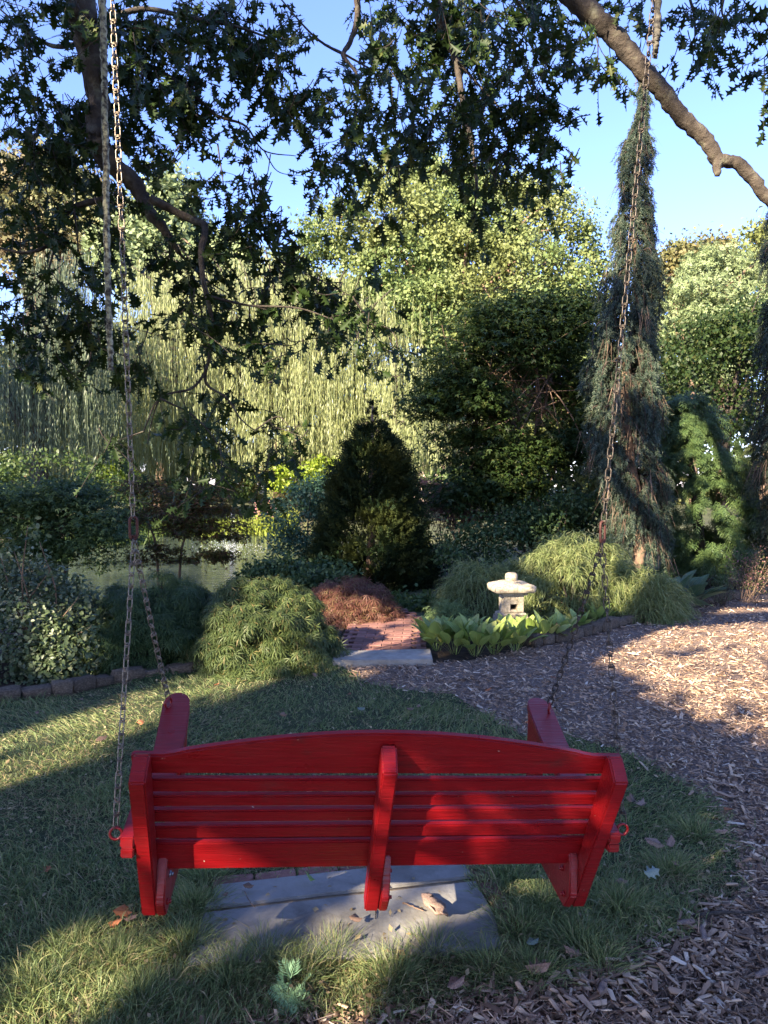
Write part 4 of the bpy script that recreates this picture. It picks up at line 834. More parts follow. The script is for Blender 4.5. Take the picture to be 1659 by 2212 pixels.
g *= np.clip(rr[ci] / .45, .22, 1.15)[:, None]; P = Cc[ci] + g; o_ = unit(np.stack([np.cos(aa[ci]), np.sin(aa[ci]), np.full(n_, .35)], 1) + rdir(n_) * .35)
spray = t_spray(5, .17, 3)
link('foliage', mesh_blocks('foliage', [scatter(spray, P, frames(unit(o_ + [0, 0, .25]), rdir(n_)), rng.uniform(.11, .19, n_) * np.clip(rr[ci] / .35, .35, 1))]), root, M['hinoki'], kind='stuff')
link('trunk', mesh_blocks('trunk', [tube([base, at(802, 1100, 12), at(805, 870, 12)], [.09, .06, .015], 8)], True), root, M['bark_warm'])

# weeping spruces
needle = t_needles(14, .34, .075, 2)
def weeping_spruce(uc, base_uv, Y, prof, label, nbr, dead=True, v0=165):
    base = at(*base_uv, Y); base[2] = -.03; root = empty('weeping_spruce', base, label, 'tree', None)
    vs = [p[0] for p in prof]; vmin, vmax = vs[0], vs[-1]
    trk = [base] + [at(np.interp(v, vs, [(p[1] + p[2]) / 2 for p in prof]), v, Y) for v in np.linspace(vmax - 60, vmin, 7)]
    link('trunk', mesh_blocks('trunk', [tube(smooth_path(trk, 30), np.linspace(.11, .012, 30), 8, .06)], True), root, M['bark_warm'])
    SP = []; SD = []; br_ = []; DT = []
    bunch = [(vmin + (vmax - vmin) * ((q_ + random.random()) / (nbr // 9)) ** .9, 2.4 * q_ + random.uniform(-.5, .5), random.uniform(.8, 1.4)) for q_ in range(nbr // 9)]
    for k in range(nbr):
        bv, ba, bm_ = bunch[k % len(bunch)] if k % 5 > 1 else (vmin + (vmax - vmin) * random.random() ** .85, random.uniform(0, 6.28), 1.0); v = min(vmax, max(vmin, bv + random.gauss(0, 16))); lft = np.interp(v, vs, [p[1] for p in prof]); rgt = np.interp(v, vs, [p[2] for p in prof]); cu = (lft + rgt) / 2; hw = (rgt - lft) / 2 / F_V * Y
        a = ba + random.gauss(0, .38); hw = max(.03, hw - .11); rad = hw * random.uniform(.35, 1.05) ** .6 * bm_; o = at(cu, v, Y)
        e = o + np.array([math.cos(a) * rad, math.sin(a) * min(rad, .75), 0]); L = random.uniform(.35, .85) * min(1, .15 + hw * 1.1)
        s0 = o + np.array([math.cos(a) * rad * .3, math.sin(a) * rad * .3, .22 * hw + L * .5]); m1 = o + np.array([math.cos(a) * rad * .85, math.sin(a) * rad * .8, .10 + L * .45]); e[2] -= L * .5
        pts = smooth_path([s0, m1, (m1 + e) / 2 + [math.cos(a) * .05, 0, 0], e], 10); br_.append(pts)
        for j in range(int(9 + L * 34)):
            t = random.uniform(2.0, 9); i0 = min(8, int(t)); p = pts[i0] + (pts[i0 + 1] - pts[i0]) * (t - i0)
            SP.append(p + rng.normal(size=3) * min(.045, .012 + hw * .1)); SD.append(unit(np.array([math.cos(a) * min(.5, hw), math.sin(a) * min(.5, hw), -1.0]) + rng.normal(size=3) * .30))
        if dead and random.random() < (.20 if 770 < v < 1180 or 480 < v < 540 else .05):
            m_ = 14; DT.append((np.tile(m1 if random.random() < .5 else e, (m_, 1)) + rng.normal(size=(m_, 3)) * .05, unit(np.array([math.cos(a) * .35, math.sin(a) * .35, -1.0]) + rng.normal(size=(m_, 3)) * .16)))
    SP = np.array(SP); SD = np.array(SD); print('spruce shoots', len(SP))
    link('needles', mesh_blocks('needles', [scatter(needle, SP, frames(SD, rdir(len(SP))), rng.uniform(.10, .18, len(SP)))]), root, M['spruce'], kind='stuff')
    link('branches', mesh_blocks('branches', [tube(p, np.linspace(.016, .004, 10), 4) for p in br_]), root, M['bark_dark'], kind='stuff')
    if DT:
        Pp = np.vstack([d[0] for d in DT]); Dd = np.vstack([d[1] for d in DT]); bl, _ = ribbons(Pp, Dd, rng.uniform(.2, .5, len(Pp)), .1, .007, 4)
        link('bare_twigs', mesh_blocks('bare_twigs', [bl]), root, M['twig_dead'], kind='stuff')
    return root
weeping_spruce(1390, (1372, 1290), 11, [(165, 1390, 1393), (230, 1376, 1404), (350, 1328, 1414), (430, 1332, 1408), (510, 1320, 1418), (600, 1312, 1436), (645, 1300, 1452), (700, 1292, 1425), (800, 1275, 1432), (900, 1266, 1432), (1000, 1280, 1440), (1100, 1300, 1448), (1190, 1330, 1470)], 'tall shaggy weeping spruce with bare hanging twigs behind the right chain', 560)
weeping_spruce(1700, (1700, 1290), 11, [(380, 1690, 1705), (480, 1650, 1740), (650, 1642, 1760), (800, 1625, 1780), (950, 1618, 1790), (1100, 1635, 1790), (1190, 1650, 1790)], 'weeping spruce cut off by the right edge of the picture', 260)

# feathery conifer on the right
base = at(1520, 1280, 12); base[2] = -.03; root = empty('feathery_conifer', base, 'broad feathery green conifer with drooping sprays right of the weeping spruce', 'tree')
prof = [(840, 1440, 1490), (900, 1430, 1540), (1000, 1425, 1615), (1100, 1425, 1635), (1180, 1430, 1640), (1240, 1440, 1620)]
n_ = 12000; cl_n = 300; vv = 850 + 390 * rng.random(cl_n) ** .8; l_ = np.interp(vv, [p[0] for p in prof], [p[1] for p in prof]); r_ = np.interp(vv, [p[0] for p in prof], [p[2] for p in prof])
aa = rng.uniform(0, 2 * PI, cl_n); Cc = np.array([at((l_[k] + r_[k]) / 2, vv[k], 12) for k in range(cl_n)]); rr = (r_ - l_) / 2 / F_V * 12 * rng.uniform(.6, 1, cl_n)
Cc[:, 0] += rr * np.cos(aa); Cc[:, 1] += np.minimum(rr, 1) * np.sin(aa); ci = rng.integers(0, cl_n, n_); oa = unit(np.stack([np.cos(aa[ci]), np.sin(aa[ci]), np.full(n_, -.35)], 1))
P = Cc[ci] + oa * rng.uniform(-.15, .22, (n_, 1)) + rng.normal(size=(n_, 3)) * .05
link('foliage', mesh_blocks('foliage', [scatter(t_spray(6, .08, 8, .7), P, frames(unit(oa + rdir(n_) * .4 + [0, 0, -.3]), unit(rdir(n_) * .5 + [0, 0, 1.0])), rng.uniform(.13, .22, n_))]), root, M['hemlock'], kind='stuff')
link('trunk', mesh_blocks('trunk', [tube([base, at(1500, 1050, 12), at(1465, 860, 12)], [.1, .07, .015], 8)], True), root, M['bark_dark'])

# threadleaf cypress mounds
def thread_mound(base, rx, ry, rz, n_, label, mat='thread', name='threadleaf_cypress', L=(.14, .34), w=.009, side=3):
    root = shrub_root(name, base, label); k = int(70 + 60 * rx); Cc, cd = dome_clumps(base, rx * .84, ry * .84, rz * .86, k, int(n_) % 89)
    ci = rng.integers(0, k, n_); P = Cc[ci] + rng.normal(size=(n_, 3)) * [.055, .055, .035]; P[:, 2] = np.maximum(P[:, 2], base[2] + .03); hd = cd[ci].copy(); hd[:, 2] = hd[:, 2] * .5 + .25
    D = unit(hd + rdir(n_) * .8); Ls_ = rng.uniform(*L, n_); bl1, pts = ribbons(P, D, Ls_, rng.uniform(.4, 1.0, n_), w, 5); bls = [bl1]
    for k in range(side):
        i_ = rng.integers(0, 5, n_); t_ = rng.random(n_)[:, None]; p0 = pts[np.arange(n_), i_] * (1 - t_) + pts[np.arange(n_), i_ + 1] * t_
        dd = unit(pts[np.arange(n_), i_ + 1] - pts[np.arange(n_), i_] + rdir(n_) * .03); b2, _ = ribbons(p0, unit(dd + rdir(n_) * .55), Ls_ * .32, .6, w * .75, 2); bls.append(b2)
    link('strands', mesh_blocks('strands', bls), root, M[mat], kind='stuff'); q, _ = dome_pts(base, rx * .7, ry * .7, rz * .8, 14); stems(root, base, q, .02, .005)
    return root
g0 = lambda u, Y: at(u, 1200, Y) * [1, 1, 0]
thread_mound(g0(1235, 9.3), 1.02, .75, 1.10, 7000, 'large golden green threadleaf cypress with drooping strands behind the stone lantern')
thread_mound(g0(1390, 8.9), .48, .45, .62, 2600, 'lower golden threadleaf cypress mound spilling right of the lantern toward the path')
thread_mound(g0(1040, 9.2), .55, .45, .72, 2600, 'shadier threadleaf cypress mound just left of the lantern')
thread_mound(g0(970, 8.1), .26, .24, .34, 1300, 'small round tufted pine mound between brick path and lantern', 'mugo', 'mugo_pine', (.06, .12), .006, 6)

# ------------------------------------------------------------------ stone lantern
LB = at(1104, 1340, 8.0); LB[2] = .0; sc_ = 1 / F_V * 8.0
lan = empty('stone_lantern', LB, 'small japanese granite garden lantern with square window and flat cap', 'lantern', rot=(0, 0, .12))
zv = lambda v: at(1104, v, 8.0)[2]
def lpart(name, bl, bev=.006, mat='granite'):
    me = mesh_blocks(name, bl); bevel_mesh(me, bev, 2) if bev else None; return link(name, me, lan, M[mat], world=False)
def frust(z0, z1, a0, b0, a1, b1):
    V = np.array([(-a0, -b0, z0), (a0, -b0, z0), (a0, b0, z0), (-a0, b0, z0), (-a1, -b1, z1), (a1, -b1, z1), (a1, b1, z1), (-a1, b1, z1)])
    return (V, [np.array([[0, 3, 2, 1], [4, 5, 6, 7], [0, 1, 5, 4], [1, 2, 6, 5], [2, 3, 7, 6], [3, 0, 4, 7]])])
z_b = zv(1322); z_c = zv(1283)
lpart('base', [frust(0, z_b - .02, .19, .17, .17, .15)], .02); lpart('foot', [frust(z_b - .02, z_b + .012, .165, .15, .12, .115)], .012)
# fire box with a real opening: four corner posts, sill and lintel
hw = .112; z0, z1 = z_b + .014, z_c - .002; ww = .042; wz0 = zv(1314); wz1 = zv(1302)
bx = lambda x0, x1, y0, y1, za, zb: box((x0 + x1) / 2, (y0 + y1) / 2, (za + zb) / 2, x1 - x0, y1 - y0, zb - za)
fb = [bx(-hw, -ww, -hw, hw, z0, z1), bx(ww, hw, -hw, hw, z0, z1), bx(-ww + .0005, ww - .0005, -hw + .001, hw - .001, z0 + .001, wz0), bx(-ww + .0005, ww - .0005, -hw + .001, hw - .001, wz1, z1 - .001)]
lpart('fire_box', fb, .004)
lpart('dark_plate', [bx(-ww + .001, ww - .001, .02, .03, wz0, wz1)], 0, 'window')  # near-black plate stands in for the shade inside the box
lpart('collar', [frust(z_c, z_c + .03, .145, .145, .150, .150)], .008)
zr = z_c + .031
def stack(lv):
    V = []; Fc = []; m_ = 24
    for z_, a_, b_ in lv:
        for q in range(m_):
            t_ = 2 * PI * q / m_ + PI / m_; c_, s_ = math.cos(t_), math.sin(t_); p_ = .22
            V.append((a_ * math.copysign(abs(c_) ** p_, c_), b_ * math.copysign(abs(s_) ** p_, s_), z_ + (.010 * (abs(c_ * s_) * 2) ** 3 if .03 < z_ - zr < .08 else 0)))
    for k in range(len(lv) - 1):
        for q in range(m_): Fc.append([k * m_ + q, k * m_ + (q + 1) % m_, (k + 1) * m_ + (q + 1) % m_, (k + 1) * m_ + q])
    return (np.array(V), [np.array(Fc), np.array([list(range(m_))[::-1], list(range((len(lv) - 1) * m_, len(lv) * m_))])])
lpart('roof', [stack([(zr, .215, .18), (zr + .012, .236, .20), (zr + .062, .242, .204), (zr + .078, .222, .186), (zr + .118, .11, .095), (zr + .122, .09, .08)])], 0)
zf = zr + .119
t = np.linspace(0, 2 * PI, 17)[:-1]; pf = [(.058, 0), (.069, .02), (.072, .05), (.066, .078), (.045, .092), (.0, .094)]
V = np.array([(r_ * math.cos(a), r_ * math.sin(a), zf + z_) for r_, z_ in pf for a in t]); Fc = [[k * 16 + j, k * 16 + (j + 1) % 16, (k + 1) * 16 + (j + 1) % 16, (k + 1) * 16 + j] for k in range(5) for j in range(16)]
me = mesh_blocks('finial', [(V, [np.array(Fc)])], True); link('finial', me, lan, M['granite'], world=False)

# ------------------------------------------------------------------ hostas
def hosta_leaf_mesh(name, wd=.30, curl=.35, seed=0):
    V = []; nu, nv = 7, 5
    for i in range(nu):
        t_ = i / (nu - 1); half = wd * math.sin(PI * min(1, t_ * .93 + .05)) ** .75 * (1.15 - .45 * t_) if i < nu - 1 else 0.004
        for j in range(nv):
            s_ = (j / (nv - 1) - .5) * 2; V.append((t_, s_ * half, .30 * abs(s_) * half + .06 * t_ - curl * t_ * t_ * .6 + .012 * math.sin(9 * t_ + seed) * abs(s_)))
    Fc = [[i * nv + j, (i + 1) * nv + j, (i + 1) * nv + j + 1, i * nv + j + 1] for i in range(nu - 1) for j in range(nv - 1)]
    b_ = len(V); V += [(-.75, -.012, -.10), (-.75, .012, -.10), (.02, .02, 0), (.02, -.02, 0)]; Fc.append([b_, b_ + 1, b_ + 2, b_ + 3])
    return mesh_blocks(name, [(np.array(V), [np.array(Fc)])], True)
hl = [hosta_leaf_mesh('hosta_leaf%d' % k, random.uniform(.24, .34), random.uniform(.1, .5), k) for k in range(5)]; hlb = [h_.copy() for h_ in hl]
for h_ in hl: h_.materials.append(M['hosta'])
for h_ in hlb: h_.materials.append(M['hosta_blue'])
def hosta(base, nl, size, label, group, meshes, upright=.9):
    root = empty('hosta_plant', base, label, 'plant', group)
    for k in range(nl):
        a = 2.4 * k + random.uniform(-.4, .4); ring_ = k / nl; el = upright * (1.25 - .75 * ring_) + random.uniform(-.15, .15); s_ = size * random.uniform(.75, 1.1)
        d = np.array([math.cos(a) * math.cos(el), math.sin(a) * math.cos(el), math.sin(el)]); p = np.array(base) + [math.cos(a) * .02, math.sin(a) * .02, 0] + d * s_ * .72
        up_ = np.array([-math.cos(a) * math.sin(el), -math.sin(a) * math.sin(el), math.cos(el)]) + rng.normal(size=3) * .25; R_ = frames(d[None], up_[None])[0]
        o = link('leaf', random.choice(meshes), root, None); o.matrix_local = Matrix([list(R_[q]) + [p[q] - base[q]] for q in range(3)] + [[0, 0, 0, 1]]) @ Matrix.Scale(s_, 4)
hs = [(945, 1412, 'bright green hosta at the left end of the clump by the brick path'), (985, 1420, 'bright green hosta in front, second from the brick path'), (1030, 1424, 'bright green hosta in front, directly left of the lantern foot'), (1072, 1420, 'bright green hosta in front, just below the stone lantern'),
      (1118, 1414, 'bright green hosta in front, just right of the lantern foot'), (965, 1392, 'bright green hosta in the back row nearest the small pine mound'), (1010, 1396, 'bright green hosta in the back row beside the upright leaf'), (1055, 1396, 'bright green hosta in the back row hiding the lantern base'), (1100, 1392, 'bright green hosta in the back row touching the lantern base'), (1150, 1392, 'green hosta at the shaded right end of the bright clump'),
      (1182, 1396, 'dark shaded hosta nearest the bright clump'), (1222, 1388, 'dark shaded hosta beside the front run of the right chain'), (1258, 1372, 'shaded hosta between the two runs of the right chain'), (1300, 1356, 'sunlit hosta just behind the rear run of the right chain'), (1345, 1346, 'sunlit hosta right of the right chain'), (1385, 1338, 'small hosta at the right end of the row by the edging stones')]
for u, v, lab in hs: hosta(gnd(u, v - 4, .0) + [0, .12, 0], 16, random.uniform(.20, .235) if v > 1410 else random.uniform(.155, .19), lab, 'hostas edging the right bed', hl, 1.0)
hosta(g0(1480, 9.6), 26, .34, 'large blue green hosta with broad drooping leaves below the feathery conifer', None, hlb, .7)
hosta(g0(1455, 9.9), 18, .30, 'blue green hosta half hidden behind the golden threadleaf mound', None, hlb, .8)

# small right-hand plants
root = shrub_root('barberry_shrub', g0(1625, 10), 'sparse barberry with pinkish arching stems near the right edge')
n_ = 26; Pb = np.tile(np.array(root.location), (n_, 1)) + rng.normal(size=(n_, 3)) * [.06, .06, 0]; Db = unit(rng.normal(size=(n_, 3)) * [.45, .3, .1] + [0.05, 0, 1]); bl, pts = ribbons(Pb, Db, rng.uniform(.55, 1.05, n_), .12, .008, 6)
link('stems', mesh_blocks('stems', [bl]), root, M['bark_warm']); q = rng.integers(0, n_, 2600); i_ = rng.integers(2, 7, 2600); Pq = pts[q, i_] + rng.normal(size=(2600, 3)) * .045
link('leaves', mesh_blocks('leaves', [leaf_block(t_diamond(.6), Pq, rng.uniform(.015, .032, 2600))]), root, M['barberry'], kind='stuff')
root = shrub_root('twiggy_shrub', g0(1560, 9.7), 'nearly leafless twiggy dark shrub between big hosta and barberry')
n_ = 40; Pb = np.tile(np.array(root.location), (n_, 1)) + rng.normal(size=(n_, 3)) * [.07, .06, 0]; Db = unit(rng.normal(size=(n_, 3)) * [.35, .3, .1] + [0, 0, 1]); bl, pts = ribbons(Pb, Db, rng.uniform(.25, .62, n_), .05, .006, 4)
link('stems', mesh_blocks('stems', [bl]), root, M['bark_dark']); q = rng.integers(0, n_, 900); i_ = rng.integers(1, 5, 900); link('leaves', mesh_blocks('leaves', [leaf_block(t_diamond(.5), pts[q, i_] + rng.normal(size=(900, 3)) * .03, rng.uniform(.012, .025, 900))]), root, M['shrub'], kind='stuff')
root = empty('yucca_plant', g0(1655, 11), 'spiky blue green yucca at the right edge behind the barberry', 'plant')
d = rdir(60); d[:, 2] = np.abs(d[:, 2]) + .35; bl, _ = ribbons(np.tile(np.array(root.location) + [0, 0, .25], (60, 1)), d, rng.uniform(.4, .65, 60), .15, .035, 3, tip=.05); link('leaves', mesh_blocks('leaves', [bl]), root, M['shrub_blue'], kind='stuff')
root = empty('seedling', gnd(625, 2205), 'feathery blue green conifer seedling at the bottom between grass and chips', 'plant')
L0 = np.array(root.location); P = np.array([L0 + [x * .9, y * .7, z * .55] for x, y, z in ((0, 0, .02), (0, .02, .05), (.01, .03, .09), (-.02, .03, .12), (.02, .04, .14), (0, .05, .17), (-.03, .02, .07), (.03, .02, .08), (0.0, .05, .2), (-.02, .05, .16), (.025, .01, .11))])
P = np.repeat(P, 3, 0); d = rdir(33) * .8 + [0, 0, .7]; link('sprigs', mesh_blocks('sprigs', [scatter(t_spray(11, .06, 4, .7), P, frames(unit(d), rdir(33)), rng.uniform(.045, .07, 33))]), root, M['seedling'], kind='stuff')

# ================================================================== WATER SIDE
fz = -.70; fc = at(500, 1195, 24); fc[2] = fz
root = empty('fountain', fc, 'low white fountain spray rising from the pond behind the japanese maple', 'fountain')
n_ = 1500; a = rng.uniform(0, 2 * PI, n_); vh = rng.uniform(.2, 1, n_); tt = rng.random(n_); R0 = 1.9 * vh; H0 = .55 * (1.25 - vh * .7)
P = np.stack([fc[0] + np.cos(a) * R0 * tt, fc[1] + np.sin(a) * R0 * tt, fz + H0 * 4 * tt * (1 - tt) * .8 + .02], 1); P = np.vstack([P, np.stack([fc[0] + rng.normal(size=400) * .03, fc[1] + rng.normal(size=400) * .03, fz + rng.random(400) * 1.35], 1)])
link('spray', mesh_blocks('spray', [leaf_block(t_diamond(.7), P + rng.normal(size=P.shape) * .10, rng.uniform(.010, .022, len(P)))]), root, M['spray'], kind='stuff')
link('nozzle', mesh_blocks('nozzle', [tube([fc + [0, 0, -.2], fc + [0, 0, .06]], .05, 10)], True), root, M['steel'])
def perennials(u0, u1, Y, n_, h_, label, mat='reed'):
    c = (at(u0, 1100, Y) + at(u1, 1100, Y)) / 2; c[2] = gz(c[0], c[1]); root = empty('bank_perennials', c, label, 'plant'); x0, x1 = at(u0, 1100, Y)[0], at(u1, 1100, Y)[0]
    Px = rng.uniform(x0, x1, n_); Py = Y + rng.normal(size=n_) * .5; P = np.stack([Px, Py, height(Px, Py)], 1); P[:, 2] = np.maximum(P[:, 2], -.72)
    bl, _ = ribbons(P, unit(rng.normal(size=(n_, 3)) * [.25, .25, .1] + [0, 0, 1]), rng.uniform(.5, 1, n_) * h_, .15, .045, 3); link('blades', mesh_blocks('blades', [bl]), root, M[mat], kind='stuff'); return root
perennials(400, 640, 34.3, 2600, 1.1, 'band of yellow green iris leaves along the far waterline'); perennials(270, 420, 34.3, 1200, .9, 'shadier iris leaves along the far waterline behind the fountain', 'reed'); perennials(150, 330, 29, 900, .8, 'reeds at the left far waterline below the dark willow', 'shrub_mid')
for u, v0, v1 in ((557, 1088, 1140), (581, 1086, 1140), (594, 1095, 1140)):
    A = at(u, v0, 33.6); B = at(u, v1 + 12, 33.6); root = empty('flower_spike', B, {557: 'tallest pink flower spike on the far bank, leftmost of three', 581: 'middle pink flower spike on the far bank', 594: 'shorter pink flower spike on the far bank, rightmost of three'}[u], 'flower')
    link('stem', mesh_blocks('stem', [tube([B, A], .02, 5)]), root, M['reed']); t_ = rng.random(90)[:, None]; P = A + (B - A) * t_ * .45 + rng.normal(size=(90, 3)) * .07
    link('blossom', mesh_blocks('blossom', [leaf_block(t_diamond(.8), P, rng.uniform(.05, .09, 90))]), root, M['pink'], kind='stuff'); P = A + (B - A) * (.4 + .6 * t_) + rng.normal(size=(90, 3)) * .12
    link('leaves', mesh_blocks('leaves', [leaf_block(t_diamond(.4), P, rng.uniform(.12, .25, 90))]), root, M['reed'], kind='stuff')

# ================================================================== BACKGROUND TREES
def far_tree(name, base, lobes, n_, mat, label, size=(.22, .36), clumps=300, cr=.6, trunk=.35, tmpl=None, hang=.1):
    return leafy(name, base, lobes, n_, mat, label, size, 'tree', tmpl or t_diamond(.7), clumps, cr, trunk, hang, None, .3, 'bark_warm', 26, (.62, 1.0))
def lobe(u, v, Y, r, rz=None): return (*at(u, v, Y), r, r * .8, rz or r * .8)
far_tree('large_oak', gb(980, 44), [lobe(860, 470, 43, 2.9), lobe(960, 450, 44, 3.2), lobe(1080, 470, 45, 3.2), lobe(1190, 490, 44, 2.6), lobe(820, 400, 44, 1.8), lobe(920, 395, 45, 2.0), lobe(1010, 410, 45, 1.8), lobe(1150, 430, 45, 1.5), lobe(740, 520, 42, 2.6), lobe(690, 560, 42, 2.0), lobe(1240, 550, 44, 2.2), lobe(1280, 610, 44, 1.5), lobe(880, 580, 41, 3.0), lobe(1010, 580, 41, 3.0), lobe(1140, 600, 41, 3.0), lobe(1220, 650, 41, 2.4), lobe(780, 620, 41, 2.4), lobe(960, 680, 40, 2.6), lobe(1100, 700, 40, 2.6), lobe(860, 690, 40, 2.6), lobe(760, 700, 41, 2.4), lobe(1010, 760, 40, 2.6), lobe(900, 770, 40, 2.6), lobe(1200, 740, 40, 2.4), lobe(1040, 520, 42, 3.2), lobe(940, 510, 42, 3.2)],
         68000, 'far_oak', 'large rounded sunlit oak with pale green crown in the centre background', (.16, .29), 900, .46, .35)
far_tree('larch_tree', gb(1560, 36), [lobe(1550, 600, 36, 1.9), lobe(1500, 650, 35, 1.6), lobe(1610, 620, 36, 1.8), lobe(1560, 700, 35, 2.3), lobe(1480, 730, 35, 1.6), lobe(1650, 700, 35, 1.8), lobe(1570, 780, 34, 2.4), lobe(1540, 560, 36, .9)],
         13000, 'fir', 'pale green feathery tree on the right behind the weeping spruce', (.22, .40), 260, .38, .3, t_spray(3, .2, 6), .2)
far_tree('turning_tree', gb(1500, 46), [lobe(1490, 570, 46, 2.0), lobe(1450, 600, 46, 1.6), lobe(1540, 560, 46, 1.5), lobe(1450, 660, 46, 2)], 9000, 'far_red', 'tree turning reddish brown behind the pale right tree', (.2, .32), 130, .5, .3)
far_tree('distant_tree', gb(1650, 40), [lobe(1648, 520, 40, 1.0), lobe(1665, 580, 40, 1.5), lobe(1700, 540, 40, 2)], 4500, 'far_oak', 'light green tree top at the far right edge', (.2, .32), 60, .45, .3)
far_tree('yellowing_tree', gb(60, 52), [lobe(60, 430, 52, 3.6), lobe(150, 450, 52, 3.0), lobe(-30, 470, 52, 4), lobe(110, 380, 52, 1.8), lobe(200, 520, 50, 3), lobe(60, 560, 50, 4)], 22000, 'far_yellow', 'tall yellowing tree beyond the shaded willow at the left', (.28, .45), 240, .75, .5)
far_tree('grey_green_tree', gb(345, 48), [lobe(345, 420, 48, 1.8), lobe(350, 500, 48, 2.8), lobe(330, 590, 47, 3.4), lobe(420, 620, 47, 3.0), lobe(270, 560, 47, 2.4), lobe(480, 560, 48, 2.0)], 20000, 'fir', 'grey green tree between the oak limbs and the willow', (.26, .42), 240, .6, .4)
far_tree('background_tree', gb(600, 55), [lobe(560, 640, 55, 3.4), lobe(640, 650, 55, 3), lobe(480, 670, 55, 3), lobe(720, 690, 52, 3)], 9000, 'far_oak', 'green tree top rising behind the main willow', (.3, .45), 120, .8, .4)

wl = t_diamond(.15, .02)
def willow(base, u0, u1, vtop, Y, depth, nstr, label, mat, ltop=(2, 6), zlo=1.2, leaf=(.16, .28), arches=14):
    root = empty('weeping_willow', base, label, 'tree'); x0, x1 = at(u0, 800, Y)[0], at(u1, 800, Y)[0]; cx, hw = (x0 + x1) / 2, (x1 - x0) / 2; ztop = at(800, vtop, Y)[2]
    # strands hang from many arching crests, so the crown breaks into curtains
    cr = []
    for k in range(arches):
        a = random.uniform(0, 2 * PI); r = math.sqrt(random.random()); cr.append((cx + hw * r * math.cos(a) * .92, base[1] + depth * r * math.sin(a), ztop * (1 - .42 * r * r) * random.uniform(.62, 1.0), random.uniform(.06, .13) * hw + .6))
    cr = np.array(cr); k = rng.integers(0, arches, nstr); dx = rng.normal(size=nstr); dy = rng.normal(size=nstr); rr = np.sqrt(dx ** 2 + dy ** 2)
    P0 = np.stack([cr[k, 0] + dx * cr[k, 3] * .8, cr[k, 1] + dy * cr[k, 3] * .8, cr[k, 2] - .45 * rr ** 1.6 * cr[k, 3] * .8], 1)
    L = np.minimum(rng.uniform(*ltop, nstr), np.maximum(P0[:, 2] - zlo - rng.random(nstr) * 1.5, .4)); nl = 22
    t_ = rng.random((nstr, nl)); sw = rng.normal(size=(nstr, 2)) * .06
    P = P0[:, None, :] + np.stack([sw[:, :1] * t_ * L[:, None] + dx[:, None] * .12 * np.sin(t_ * 1.6), sw[:, 1:] * t_ * L[:, None], -t_ * L[:, None]], -1); P = P.reshape(-1, 3) + rng.normal(size=(nstr * nl, 3)) * [.03, .03, .02]
    rb, _ = ribbons(P0, np.column_stack([sw * .5, -np.ones(nstr)]), L, 0.0, .015, 5, tip=.4); rb = (rb[0] + .03 * np.sin(rb[0][:, [2, 2, 2]] * [2.1, 1.7, 0] + rb[0][:, [0, 1, 0]] * [9, 7, 0]), rb[1])
    D = unit(rng.normal(size=P.shape) * [.17, .17, .1] + [0, 0, -1]); N = rdir(len(P)); N[:, 1] -= .7
    link('foliage', mesh_blocks('foliage', [scatter(wl, P, frames(D, N), rng.uniform(*leaf, len(P))), rb]), root, M[mat], kind='stuff')
    b_ = np.array(base, float); fork = b_ + [0, 0, ztop * .35]; bl = [tube(smooth_path([b_, fork * .5 + b_ * .5 + [.2, 0, 0], fork], 10), np.linspace(.45, .3, 10), 10, .06)]
    for c_ in cr: bl.append(tube(smooth_path([fork, fork * .4 + c_[:3] * .6 + [0, 0, .6], c_[:3]], 10), np.linspace(.16, .03, 10), 6, .05))
    link('trunk', mesh_blocks('trunk', bl, True), root, M['bark_dark']); return root
willow(gb(640, 38), 60, 1000, 470, 38, 4.5, 5200, 'big sunlit weeping willow across the pond behind the cone conifer', 'willow', (2.5, 7), 1.5, (.18, .34), 90)
willow(gb(860, 33), 720, 960, 760, 33, 2.5, 1000, 'smaller weeping willow in half shade just right of the cone conifer tip', 'willow', (1.5, 4), 1.6, (.16, .28), 12)
willow(gb(430, 40), 250, 560, 620, 40, 3, 1100, 'sunlit weeping willow at the far left bank behind the left chain', 'willow', (2, 6), .4, (.20, .34), 14)
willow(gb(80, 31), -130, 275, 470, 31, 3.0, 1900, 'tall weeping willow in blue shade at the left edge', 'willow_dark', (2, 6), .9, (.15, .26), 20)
far_tree('background_tree', gb(1050, 50), [lobe(1000, 800, 50, 3.2), lobe(1100, 820, 50, 3.4), lobe(1200, 800, 50, 3.4), lobe(930, 860, 49, 3), lobe(1050, 900, 48, 3), lobe(1290, 850, 50, 3.4), lobe(1180, 930, 48, 3), lobe(900, 940, 48, 2.5)], 13000, 'far_oak', 'sunlit green tree glimpsed through the branches of the dark maple', (.3, .45), 180, .7, .3)
far_tree('background_tree', gb(250, 52), [lobe(300, 760, 50, 3.4), lobe(380, 800, 50, 3.2), lobe(200, 780, 50, 3.4), lobe(460, 840, 50, 3), lobe(100, 800, 50, 3.4), lobe(0, 820, 50, 3.4), lobe(-80, 860, 49, 3.4), lobe(0, 930, 48, 3), lobe(100, 940, 48, 3), lobe(220, 930, 48, 3), lobe(330, 940, 48, 3), lobe(-90, 960, 48, 3)], 13000, 'wood_leaf', 'green tree standing behind the left willows', (.3, .45), 120, .8, .3)
far_tree('background_tree', gb(950, 56), [lobe(720, 700, 56, 3.6), lobe(830, 680, 56, 3.8), lobe(940, 660, 56, 4), lobe(1050, 680, 56, 4), lobe(1160, 690, 56, 4), lobe(1270, 720, 56, 3.6), lobe(1360, 760, 56, 3.6), lobe(900, 560, 56, 3.6), lobe(1100, 580, 56, 3.6), lobe(1450, 780, 56, 3.6), lobe(1560, 760, 56, 3.6)], 12000, 'wood_leaf', 'darker tree filling the gaps behind the large sunlit oak', (.45, .7), 200, .9, .3, t_tri(1.2))
